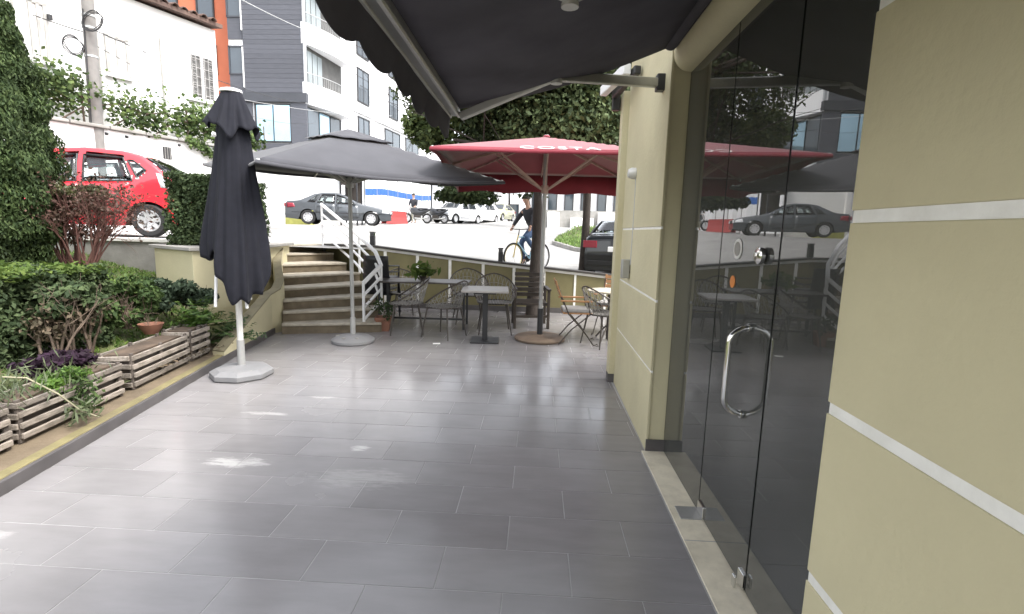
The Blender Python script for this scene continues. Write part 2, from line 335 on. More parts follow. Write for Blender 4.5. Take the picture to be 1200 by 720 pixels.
# ------------------------------------------------------------------ terrain heights
CP = [(-9, 8.9, 1.28), (-14, 12, 1.4), (-3.3, 9.9, 1.15), (-4.4, 10.2, 1.17), (-0.6, 10.0, .66), (1.6, 10.3, .55), (4, 10.5, .35), (-0.6, 13, .60), (1.8, 12.5, .52), (4, 13, .45),
      (2.2, 18.3, .83), (.6, 24, 1.0), (-8.3, 23, 1.62), (-11, 23, 1.60), (-4.5, 33, 1.95), (-7, 30, 1.85), (-4.3, 40, 2.35), (2, 30, 1.85), (10, 30, 1.9), (-20, 30, 2.0), (-25, 20, 1.8), (8, 18, .9), (0, 60, 2.6), (-30, 60, 2.8), (30, 60, 2.6), (12, 11, .3)]
CPa = np.array(CP)
def hgt(x, y):
    d2 = (CPa[:, 0]-x)**2+(CPa[:, 1]-y)**2+.15; wt = 1/d2**1.6; return float((wt*CPa[:, 2]).sum()/wt.sum())
def sheet(name, xs, ys, keep, m, dz=0, kind='structure', parent=None, zf=None):
    P = [[(x, y, (zf or hgt)(x, y)+dz) for x in xs] for y in ys]; mb = MB(); b = len(xs)
    mb.v = [q for row in P for q in row]
    for i in range(len(ys)-1):
        for j in range(b-1):
            if keep((xs[j]+xs[j+1])/2, (ys[i]+ys[i+1])/2): mb.f.append((i*b+j, i*b+j+1, (i+1)*b+j+1, (i+1)*b+j)); mb.m.append(0)
    return tag(mb.build(name, m, parent, smooth=True), kind=kind)

# ================================================================== SETTING
tag(MB().grid([[(x, y, -.16) for x in (-400, -60, 60, 400)] for y in (-400, -60, 60, 400)]).build('ground', M_ground), kind='structure')
# terrace of grey porcelain tiles: grout bed, each tile a piece of its own
floor = tag(MB().prism([(-2.62, -4), (1.0, -4), (1.0, 9.72), (-4.2, 9.72), (-3.9, 7.6), (-3.32, 4.6)], -.15, -.0018).build('terrace_floor', M_grout), kind='structure')
def kerb_x(y): return -2.96-(y-2.49)*.175
tm = {}
extra = MB(); cnt = 0
k0 = int(math.floor((-4-.17)/.3))
for r in range(k0, 32):
    y0 = .17+.3*r; off = -.40 if (r % 2 == 0) else -.10
    for c in range(-8, 4):
        x0 = off+.6*c; x1 = x0+.6; lo = kerb_x(y0+.15); g = .0028
        a, b = max(x0, lo-.02 if y0 > -1 else -2.6), min(x1, .795 if y0 < 3.4 else (.83 if y0 < 5.3 else 3.6))
        if b-a < .03 or y0 > 9.68: continue
        ln = round(b-a, 3); dz = random.uniform(-.0005, .0005)
        if y0 < .75: extra.box(((a+b)/2, y0+.15, -.005+dz), (ln-2*g, .3-2*g, .010)); continue
        if ln not in tm:
            mb = MB(); mb.box((0, 0, -.005), (ln-2*g, .3-2*g, .010)); me_o = mb.build('tile', M_tile, floor); tm[ln] = me_o.data; o = me_o
        else:
            o = bpy.data.objects.new('tile', tm[ln]); C.objects.link(o); o.parent = floor
        o.location = ((a+b)/2, y0+.15, dz); cnt += 1
tag(extra.build('tile', M_tile, floor), kind='stuff')
# beyond the building the paving carries on behind the pillar
# marble threshold under the glass doors
th = tag(B('marble_threshold', (.915, 1.1, 0), (.225, 4.79, .012), M_marble, bev=.002), kind='structure')
for y in (2.42, 1.2, .2, -.7): MB().box((.915, y, .0045), (.222, .004, .006)).build('joint', M_grout, th)

# road and parking ground, higher than the terrace
xs = sorted(set([-60, -45, -35, -30, -26, -23, -20, -18, -16, -14.5, -13, -12, -11, -10, -9, -8, -7, -6.2, -5.4, -5.0, -4.5, -4, -3.3, -2.6, -2, -1.3, -.6, 0, .7, 1.4, 2.2, 3, 4, 5, 6.5, 8, 10, 13, 17, 22, 28, 36, 60]))
ys = sorted(set([7.62, 8, 8.6, 9.3, 9.86, 10.3, 10.8, 11.4, 12, 12.7, 13.5, 14.5, 15.5, 16.5, 18, 19.5, 21, 23, 25, 27, 29, 31, 33, 36, 40, 45, 52, 60, 90]))
sheet('road', xs, ys, lambda x, y: not ((x > -5.0 and y < 9.3) or (x > -3.3 and y < 9.86)), M_road)
# back of the road along the terrace: earth mass under it, so that its edge is not a floating sheet
# grass island across the road, with its stone kerb
def island_poly():
    pts = [(.75, 23.5), (.95, 21.6), (1.5, 19.8), (2.2, 18.4), (3.3, 17.3), (5, 16.5), (8, 16.3), (12, 17), (14, 20), (14, 25), (11, 28), (6, 28.6), (2.2, 28), (1.0, 26.3)]
    return pts
ip = island_poly(); ic = (5, 23)
rows = [[(ic[0]+(p[0]-ic[0])*f, ic[1]+(p[1]-ic[1])*f) for p in ip] for f in (.001, .35, .7, .9, 1)]
tag(MB().grid([[(x, y, hgt(x, y)+.14+.10*(1-f)) for x, y in row] for row, f in zip(rows, (0, .35, .7, .9, 1))], wrap=True).build('grass_verge', M_grassy, smooth=True), kind='structure')
kb = MB(); n = len(ip)
kerb = tag(MB().tube([(x, y, hgt(x, y)+.02) for x, y in ip], .06, 6, closed=True).build('kerb', M_conc), kind='structure')
for i in range(n):
    a, b = Vector(ip[i]), Vector(ip[(i+1) % n]); ln = (b-a).length; kk = max(1, int(ln/1.0))
    for j in range(kk):
        p, q = a.lerp(b, (j+.01)/kk), a.lerp(b, (j+.99)/kk)
        if p.x < 6 and p.y < 25: MB().bar((p.x, p.y, hgt(*p)+.07), (q.x, q.y, hgt(*q)+.07), .16, .18).build('kerb_stone', M_conc, kerb, bev=.02)
P = []
while len(P) < 16000:
    x, y = rng.uniform(.8, 9), rng.uniform(16.5, 28)
    inside = False
    for i in range(n):
        (xa, ya), (xb, yb) = ip[i], ip[i-1]
        if (ya > y) != (yb > y) and x < (xb-xa)*(y-ya)/(yb-ya)+xa: inside = not inside
    if inside: P.append((x, y, hgt(x, y)+.18+.02))
P = np.array(P)
tag(leaves('grass', P, np.tile([0, -.6, .5], (len(P), 1)), .035, M_grass, aspect=5, dr=np.tile([0, 0, 1.], (len(P), 1)), spread=.5), kind='stuff')

# ---- left garden: kerb edge, ledge, soil bank
def along(y0, y1, n, off): return [(kerb_x(y)+off, y) for y in np.linspace(y0, y1, n)]
def strip(o1, o2, z0, z1, y0=-3.5, y1=7.0, nn=8):
    a = along(y0, y1, nn, o1); b = along(y0, y1, nn, o2); mb = MB()
    mb.prism(a+b[::-1], z0, z1); return mb
skirt = tag(strip(0, -.03, -.1, .080).build('skirting', M_skirt, bev=.004), kind='structure')
edge = tag(strip(-.03, -.115, -.1, .086).build('kerb_edge', M_yellowkerb, bev=.012), kind='structure')
ledge = tag(strip(-.115, -.9, -.1, .075).build('kerb_ledge', M_ledge), kind='structure')
def soil_h(x, y):
    d = max(0, kerb_x(y)-.75-x); s = .17+.30*min(1, d/.7)+.62*min(1, max(0, d-.3)/2.2)
    n_ = .035*math.sin(3.1*x+1.3*y)*math.sin(2.3*y-1.1*x)
    if d <= 0: n_ *= .3
    return min(1.05, s)+n_
gx = np.linspace(-11.5, -2.5, 46); gy = np.linspace(-3.2, 7.6, 44)
sheet('garden_soil', list(gx), list(gy), lambda x, y: x < kerb_x(y)-.36 and not (x > -4.5 and y > 6.75), M_grassy, zf=soil_h)

# low concrete wall between garden and parking, white painted top
t = T('parking_wall', 'low grey concrete wall with white top edge below the red car', 'wall')
MB().prism([(-12, 7.42), (-5.3, 7.42), (-5.3, 7.62), (-12, 7.62)], .3, 1.24).build('wall_body', M_conc, t, bev=.01)
MB().prism([(-12, 7.39), (-5.3, 7.39), (-5.3, 7.65), (-12, 7.65)], 1.242, 1.30).build('cap', M_groove, t, bev=.008)

# raised hedge planter: rendered walls with stone cap
t = T('hedge_planter_wall', 'olive rendered planter wall with thin stone cap under the clipped hedge cube', 'wall')
pp = [(-5.35, 6.83), (-4.42, 6.28), (-4.12, 6.95), (-4.55, 9.1), (-5.35, 9.2)]
MB().prism(pp, .2, 1.19).build('wall_body', M_olive, t, bev=.006)
MB().prism([(-5.42, 6.81), (-4.41, 6.21), (-4.05, 6.93), (-4.48, 9.14), (-5.42, 9.24)], 1.192, 1.24).build('cap', M_conc, t, bev=.008)

# stair side wall wedge, left of steps along the terrace edge
t = T('stair_side_wall', 'sloping cream rendered wall rising beside the steps behind the closed parasol', 'wall')
a = [(kerb_x(5.35)-.01, 5.35), (kerb_x(6.93)-.02, 6.93), (-3.72, 7.13), (-3.8, 7.4), (-4.12, 7.95), (-4.6, 9.0)]
bk = [(x-.16, y+.04) for x, y in a]
tops = [.12, .56, .62, .72, .95, 1.22]
mw, m_ = MB(), MB()
for i in range(len(a)-1):
    q = [a[i], a[i+1], bk[i+1], bk[i]]; z = [tops[i], tops[i+1], tops[i+1], tops[i]]
    mw.prism(q, 0, z); m_.prism(q, [v+.001 for v in z], [v+.014 for v in z])
mw.build('wall_body', M_olive, t); m_.build('coping', mat('worn_render_top', (.20, .175, .11), .8, .2, 5, dirt=(.1, .085, .05), dirt_amt=.5), t)

# ---- curved steps
Ls = [(-3.62, 6.93), (-3.69, 7.10), (-3.76, 7.26), (-3.86, 7.45), (-4.06, 7.8), (-4.34, 8.3), (-4.62, 8.8), (-4.78, 9.15)]
Rs = [(-2.29, 7.32), (-2.46, 7.74), (-2.62, 8.08), (-2.84, 8.5), (-3.18, 8.92), (-3.53, 9.2), (-3.98, 9.72), (-4.34, 10.08)]
st = T('staircase', 'curved flight of worn stone steps up to the road beside the white railing', 'stairs')
rise = .149
for i in range(8):
    l, r = Vector(Ls[i]), Vector(Rs[i])
    if i < 7: l2, r2 = Vector(Ls[i+1]), Vector(Rs[i+1])
    else: l2, r2 = Vector((-4.95, 9.5)), Vector((-4.6, 10.5))
    back = (l2-l).normalized()*.03; z = rise*(i+1)
    poly = [l, r, r2+(r2-r).normalized()*.03, l2+back]
    MB().prism(poly, 0 if i == 0 else z-rise-.02, z-.036).build('riser', M_riser, st)
    fw = Vector((r.y-l.y, l.x-r.x)).normalized()*.022
    MB().prism([l+fw, r+fw, poly[2], poly[3]], z-.034, z).build('tread', M_tread, st, bev=.006)
# stair hand rail: white tubes following the curve
t = T('stair_railing', 'white painted tube railing curving down beside the stone steps', 'railing')
top = [(-4.33, 10.05, 1.98), (-3.3, 9.05, 1.46), (-2.62, 8.1, 1.16), (-2.40, 7.68, .98), (-2.56, 7.33, .73)]
for k in range(4):
    dz = -.185*k
    MB().tube([(x, y, z+dz) for x, y, z in top], .032 if k == 0 else .022, 8).build('rail', M_framew, t, smooth=True)
for (x, y, z0, z1) in ((-4.33, 10.05, 1.15, 2.0), (-3.2, 8.98, .72, 1.42), (-2.40, 7.68, .26, .99), (-2.56, 7.33, 0, .76)):
    MB().tube([(x, y, z0), (x, y, z1)], .022, 8).build('post', M_framew, t, smooth=True)

# ---- retaining wall at the end of the terrace: sloping top, painted fields, white strips, dark coping
t = T('retaining_wall', 'olive retaining wall with white strips and dark sloping coping behind the chairs', 'wall')
wx = [-4.3, -3.18, -1.0, 1.0, 3.6, 6.5]; wy = [10.12, 9.72, 9.72, 9.72, 9.72, 9.72]; wz = [1.17, 1.175, .955, .785, .56, .30]
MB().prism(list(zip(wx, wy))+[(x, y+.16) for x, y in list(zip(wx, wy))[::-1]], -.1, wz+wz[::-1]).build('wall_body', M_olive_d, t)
def wt(x): return float(np.interp(x, wx, wz))
m1, m2 = MB(), MB()
for i in range(len(wx)-1):
    m1.bar((wx[i], wy[i]+.07, wz[i]+.018), (wx[i+1], wy[i+1]+.07, wz[i+1]+.018), .24, .03)
    m2.bar((wx[i], wy[i]-.006, wz[i]-.03), (wx[i+1], wy[i+1]-.006, wz[i+1]-.03), .012, .045)
m1.build('coping', M_coping, t); m2.build('top_strip', M_groove, t)
for x in (-2.95, -2.315, -1.677, -1.03, -.43, .16, .753, 1.34, 1.95):
    z1 = wt(x)-.055; MB().box((x, 9.714, z1/2+.05), (.055 if x < 0 else .04, .012, z1-.1)).build('strip', M_groove, t)
MB().bar((-3.1, 9.712, .05), (3.6, 9.712, .05), .02, .1).build('base_skirting', M_skirt, t)
# square bollard lamps on the wall
for i, (x, lab) in enumerate(((-3.22, 'short black bollard lamp on the wall coping beside the stair railing'), (-.70, 'short black bollard lamp on the wall coping in front of the bicycle wheel'))):
    b = T('bollard_lamp', lab, 'lamp', (x, 9.80, wt(x)+.033), 0, 'black bollard lamps on the retaining wall')
    MB().prism([(-.045, -.045), (.045, -.045), (.045, .045), (-.045, .045)], 0, .19).build('post', M_black, b, bev=.006)
    MB().box((0, 0, .215), (.08, .08, .05)).build('lens', M_glass_cardark, b); MB().box((0, 0, .252), (.096, .096, .022)).build('cap', M_black, b, bev=.005)

# ================================================================== BUILDING ON THE RIGHT
bl = T('cafe_building', 'olive rendered cafe building with white grooves along the right of the terrace', 'building')
gz = [-.02, .59, 1.095, 1.61, 2.12, 2.62, 3.6]
MB().prism([(.835, -4), (1.3, -4), (1.3, 1.37), (.835, 1.37)], -.1, 3.6).build('wall', M_olive, bl)
for i in range(6):
    z0 = gz[i]+(.016 if i else 0); z1 = gz[i+1]-.016
    MB().box((.8225, -1.315, (z0+z1)/2), (.025, 5.37, z1-z0)).build('wall_panel', M_olive, bl, bev=.003)
    if i: MB().box((.826, -1.315, gz[i]), (.024, 5.36, .0315)).build('groove', M_groove, bl)
# pillar between glass and terrace end
MB().prism([(.85, 3.515), (1.02, 3.515), (1.02, 5.2), (.87, 5.2)], 0, 3.6).build('pillar', M_olive, bl)
gp = [-.02, .59, 1.095, 1.60, 3.6]
for i in range(4):
    z0 = gp[i]+(.009 if i else .0); z1 = gp[i+1]-.009
    MB().prism([(.832, 3.505), (.851, 3.505), (.872, 5.2), (.853, 5.2)], max(z0, .0), z1).build('wall_panel', M_olive, bl, bev=.003)
    if i: MB().prism([(.838, 3.51), (.85, 3.51), (.871, 5.2), (.859, 5.2)], gp[i]-.0088, gp[i]+.0088).build('groove', M_groove, bl)
MB().prism([(.795, 5.202), (1.05, 5.202), (1.05, 5.36), (.795, 5.36)], 0, 2.93).build('pilaster', M_olive, bl, bev=.004)
MB().box((.93, 3.497, .045), (.20, .014, .09)).build('skirting', M_skirt, bl); MB().box((.79, 5.25, .045), (.008, .10, .09)).build('skirting', M_skirt, bl)
MB().box((.93, 5.195, .045), (.28, .012, .09)).build('skirting', M_skirt, bl)
# header beam over the doors with rounded front edge
prof = [(.84+.10*(1-math.cos(a)), 2.60+.115*(1-math.sin(a))) for a in np.linspace(0, math.pi/2, 8)]
prof = [(x, z) for x, z in prof]; pl = prof+[(1.12, 2.60), (1.12, 3.6), (.84, 3.6)]
hb = MB(); hb.v = [(x, -4, z) for x, z in pl]+[(x, 3.50, z) for x, z in pl]; k = len(pl)
hb.f = [tuple(range(k)), tuple(range(2*k-1, k-1, -1))]+[(i, (i+1) % k, k+(i+1) % k, k+i) for i in range(k)]; hb.m = [0]*len(hb.f)
hb.v = [(x, max(y, 1.38), z) for x, y, z in hb.v]
hb.build('header_beam', M_olive, bl, smooth=True)
MB().prism([(-.2, -4.2), (.83, -4.2), (.83, -4.02), (-.2, -4.02)], -.1, 3.6).build('wall', M_olive, bl)  # unseen end wall behind the camera, added to darken the pillar's return face
# body of the building: side, back and roof walls, dark room behind the glass
MB().prism([(1.06, 5.21), (9, 5.21), (9, 5.36), (1.06, 5.36)], -.1, 3.6).build('wall', M_olive, bl)
MB().prism([(8.8, -4), (9, -4), (9, 5.2), (8.8, 5.2)], -.1, 3.6).build('wall', M_olive, bl); MB().prism([(1.32, -4), (8.78, -4), (8.78, -3.85), (1.32, -3.85)], -.1, 3.6).build('wall', M_olive, bl)
MB().prism([(.80, -4), (9.1, -4), (9.1, 5.4), (.80, 5.4)], 3.605, 3.75).build('roof', M_conc, bl)
room = tag(MB().prism([(1.03, -3.8), (8.7, -3.8), (8.7, 5.15), (1.03, 5.15)], -.1, -.004).build('shop_floor', mat('shop_floor_tile', (.11, .11, .112), .35, .15, 4)), kind='structure')
MB().prism([(1.32, 1.35), (5, 1.35), (5, 1.25), (1.32, 1.25)], 0, 2.9).build('partition', M_room, bl); MB().prism([(5, 1.25), (5.1, 1.25), (5.1, 5.1), (5, 5.1)], 0, 2.9).build('partition', M_room, bl)
MB().prism([(1.13, 1.2), (5, 1.2), (5, 5.1), (1.13, 5.1)], 2.9, 2.95).build('ceiling', M_room, bl)
MB().box((1.10, 2.45, .012), (.13, 2.1, .02)).build('inner_sill', M_marble, bl)
# glass front: fixed pane and two doors
gf = T('glass_entrance', 'tinted frameless glass entrance with two doors set back between olive walls', 'door')
GX = .965
def pane(name, y0, y1, z0, z1):
    g = MB().box((GX, (y0+y1)/2, (z0+z1)/2), (.010, y1-y0, z1-z0)).build(name, M_glass_door, gf)
    for y in (y0+.001, y1-.001): MB().box((GX, y, (z0+z1)/2), (.0112, .003, z1-z0-.002)).build('glass_edge', M_glass_edge, g)
    return g
fp = pane('fixed_pane', 2.705, 3.505, .008, 2.598); d1 = pane('glass_door', 2.058, 2.697, .012, 2.598); d2 = pane('glass_door', 1.378, 2.048, .012, 2.598)
hp = []
for x_ in (.905,):
    for a in np.linspace(0, 1, 7): hp.append((GX-.095*math.sin(a*math.pi/2), 2.245, 1.155-.07*(1-math.cos(a*math.pi/2))*1 if a < 1 else 1.085))
lo = [(x, y, .755+(1.155-z)) for x, y, z in hp][::-1]
MB().tube(hp+lo, .0135, 12).build('handle', M_steel, d1, smooth=True)
hi = [(2*GX-x, y, z) for x, y, z in hp]; MB().tube(hi+[(2*GX-x, y, z) for x, y, z in lo], .0135, 12).build('handle', M_steel, d1, smooth=True)
for z in (1.155, .755): MB().lathe([(.019, 0), (.021, .006), (.019, .014)], 14, (GX-.007, 2.245, z), M=Matrix.Rotation(R(-90), 4, 'Y')).build('handle_rosette', M_steel, d1, smooth=True)
MB().box((.905, 2.68, .0085), (.13, .13, .006)).build('floor_hinge_plate', M_alu, d1, bev=.002); MB().box((GX, 2.65, .05), (.03, .09, .07)).build('hinge_clamp', M_steel, d1, bev=.003)
MB().box((.925, 2.09, .035), (.012, .03, .055)).build('floor_stop', M_steel, d1, bev=.003); MB().box((GX, 2.09, .045), (.03, .06, .075)).build('hinge_clamp', M_steel, d2, bev=.003)
RY = Matrix.Rotation(R(90), 4, 'Y')
def ring(c, ro, ri, m, par, nm):
    MB().lathe([(ri, 0), (ro, 0), (ro, .003), (ri, .003)], 28, c, M=RY).build(nm, m, par)
MB().lathe([(0.001, 0), (.048, 0), (.048, .002), (0.001, .002)], 28, (.9565, 2.47, 1.495), M=RY).build('round_sticker', M_stickw, d1); MB().lathe([(0.001, 0), (.034, 0), (.034, .002), (0.001, .002)], 28, (.954, 2.47, 1.495), M=RY).build('sticker_centre', M_conc, d1)
MB().lathe([(0.001, 0), (.03, 0), (.036, .004), (.036, .02), (.02, .03), (.001, .03)], 28, (.955, 2.19, 1.475), M=Matrix.Rotation(R(-90), 4, 'Y')).build('round_lock', M_steel, d1, smooth=True)
MB().lathe([(0.001, 0), (.03, 0), (.03, .002), (0.001, .002)], 24, (.9565, 2.50, 1.335), M=RY).build('orange_sticker', M_sticker, d1)

# wall lamp, its cable and lower spotlight on the pillar
t = T('wall_sensor_lamp', 'small round grey lamp on the upper pillar with cable running down', 'lamp', (.858, 4.6, 2.08))
MB().lathe([(.005, .075), (.035, .07), (.05, .04), (.05, .005), (.03, 0)], 18, (-.01, 0, 0), M=Matrix.Rotation(R(-90), 4, 'Y')).build('housing', M_aluw, t, smooth=True)
MB().box((-.012, .0, 0), (.03, .05, .085)).build('bracket', M_black, t, bev=.006)
MB().tube([(-.012, -.02, -.04), (-.012, -.03, -.3), (-.014, -.02, -.8)], .006, 6).build('cable', M_cablew, t)
t = T('wall_spotlight', 'brushed box spotlight on the pillar at table height', 'lamp', (.855, 4.62, 1.24))
MB().box((-.05, 0, 0), (.07, .08, .17)).build('housing', M_alu, t, bev=.008); MB().box((-.008, 0, 0), (.02, .05, .08)).build('bracket', M_black, t)

# ---- awning
aw = T('retractable_awning', 'dark charcoal retractable awning with folding arms over the terrace', 'awning', (.83, 3.5, 2.7))
def A_(x, y, z): return (x-.83, y-3.5, z-2.7)
y_n, y_f = -1.6, 3.46
P = []
for i in range(13):
    u = i/12; x = .80+(-.565-.80)*u; z = 2.735+(2.335-2.735)*u-.05*math.sin(math.pi*u)
    P.append([A_(x, y_n+(y_f-y_n)*j/24, z+.006*math.sin(j*1.7)*math.sin(math.pi*u)) for j in range(25)])
MB().grid(P).build('fabric', M_charcoal, aw, smooth=True, solid=.003)
V = []; ny = 182
for k in range(4):
    row = []
    for j in range(ny+1):
        y = y_n+(y_f-y_n)*j/ny; s = abs(math.sin(math.pi*(y-1.467)/.345))**.7
        zb = 2.325-(.135+.05*s); zt = 2.325
        row.append(A_(-.60-.012*math.sin(y*5)*k/3-.01*k, y, zt+(zb-zt)*k/3))
    V.append(row)
MB().grid(V).build('valance', M_charcoal, aw, smooth=True, solid=.004)
MB().bar(A_(-.575, y_n, 2.318), A_(-.575, 3.47, 2.318), .075, .05).build('front_bar', M_alu, aw, bev=.008)
MB().bar(A_(-.545, y_n, 2.289), A_(-.545, 3.47, 2.289), .018, .010).build('front_bar_lip', M_aluw, aw, bev=.003)
MB().bar(A_(-.603, y_n, 2.287), A_(-.603, 3.47, 2.287), .016, .012).build('front_bar_lip', M_aluw, aw, bev=.003)
MB().tube([A_(.80, y_n, 2.75), A_(.80, 3.44, 2.75)], .045, 14).build('roller_tube', M_charcoal, aw, smooth=True)
for (sh, el, fr) in (((.80, 3.70, 2.585), (.085, 3.3, 2.505), (-.53, 3.43, 2.285)), ((.80, 1.55, 2.585), (.10, 2.2, 2.495), (-.53, 1.2, 2.285))):
    a = MB().bar(A_(*sh), A_(*el), .05, .06).build('arm', M_alu if True else M_aluw, aw, bev=.008)
    MB().bar(A_(*el), A_(*fr), .042, .052).build('forearm', M_aluw, a, bev=.008)
    MB().lathe([(.01, -.045), (.036, -.045), (.036, .04), (.01, .04)], 14, A_(*el)).build('elbow_joint', M_aluw, a, smooth=True)
    MB().box(A_(sh[0]+.015, sh[1], sh[2]), (.07, .075, .11)).build('wall_bracket', M_black, a, bev=.008)

# eaves piece of the next shop's awning and a white gutter seen past the pillar
t = T('eaves_gutter', 'short white gutter with dark lining beyond the top of the pillar', 'gutter', (.78, 4.9, 2.95))
MB().bar((-.06, -.3, .0), (-.18, .35, -.02), .07, .09).build('gutter', M_framew, t, bev=.01); MB().bar((.02, -.35, -.02), (-.07, .35, -.05), .06, .07).build('lining', M_black, t, bev=.01)
MB().bar((-.04, .42, .05), (-.04, .42, -.18), .06, .08).build('end_bracket', M_black, t, bev=.01)

# ================================================================== PARASOLS
def folded_parasol():
    t = T('closed_parasol', 'closed dark parasol wrapped round its pole on a pale octagonal base', 'parasol', (-3.0, 4.9, 0))
    base = MB().lathe([(.28, 0), (.30, .015), (.30, .06), (.24, .095), (.055, .115), (.05, .12)], 8, ph=.39).build('base', M_base, t, bev=.008)
    MB().box((.13, -.12, .094), (.09, .06, .006), .3).build('base_plug', M_conc, base)
    MB().tube([(0, 0, .1), (0, 0, .38)], .037, 14).build('pole_sleeve', M_pole, t, smooth=True)
    MB().tube([(0, 0, .3), (.01, 0, 1.6), (.045, 0, 2.80)], .030, 14).build('pole', M_aluw, t, smooth=True)
    # folded cloth: eight loose folds, wider toward the bottom, ragged hem
    def cloth(z1, zb, rad, fold, name, ph, rows=30):
        G = []; n = 120
        for i in range(rows):
            u = i/(rows-1); row = []
            for j in range(n):
                a = 2*math.pi*j/n; z0 = zb(a); z = z1+(z0-z1)*u
                f = 1+fold*(.15+.85*u)*(math.sin(4*a+ph+.5*math.sin(a+2*u))*.45+.35*math.sin(7*a+1.3*ph+u*1.5)+.30*math.sin(13*a+ph*2.1-u)+.18*math.sin(21*a+ph+2*u))
                r = np.interp(u, *rad)*f
                row.append((r*math.cos(a)*1.02+.035*z/2.8+.012, r*math.sin(a)*.85, z))
            G.append(row)
        return MB().grid(G, wrap=True).build(name, M_navy, t, smooth=True, solid=.005, ang=70)
    front = lambda a: max(0, math.cos(a+1.02))   # 1 on the side away from the steps
    cloth(2.56, lambda a: 1.08-.33*front(a)**3+.16*max(0, -math.cos(a-.4))+.05*math.sin(5*a)+.035*math.sin(11*a+1), ([0, .1, .35, .62, .8, .93, 1], [.12, .145, .18, .23, .26, .275, .268]), .22, 'canopy', .7, 40)
    cloth(2.80, lambda a: 2.47-.07*math.cos(a+.6)*1-.05*math.sin(4*a+.4)-.03*math.sin(9*a), ([0, .3, .7, 1], [.082, .13, .185, .232]), .2, 'vent_flap', 2.0, 14)
    MB().tube([(.02, -.27, 2.36), (.035, -.285, 2.34)], .018, 8).build('tie_button', M_framew, t)
    MB().lathe([(.002, 2.822), (.06, 2.82), (.094, 2.81), (.099, 2.786), (.09, 2.78)], 20, (.043, 0, 0)).build('top_band', M_framew, t, smooth=True)
    for (x, y, z0) in ((-.155, -.13, .735), (.165, -.13, .73), (.06, .12, .78), (-.02, .2, .85)):
        MB().tube([(x, y, z0), (x*.8, y*.8, 1.3)], .014, 8).build('rib_end', M_framew, t, smooth=True)
    return t
folded_parasol()

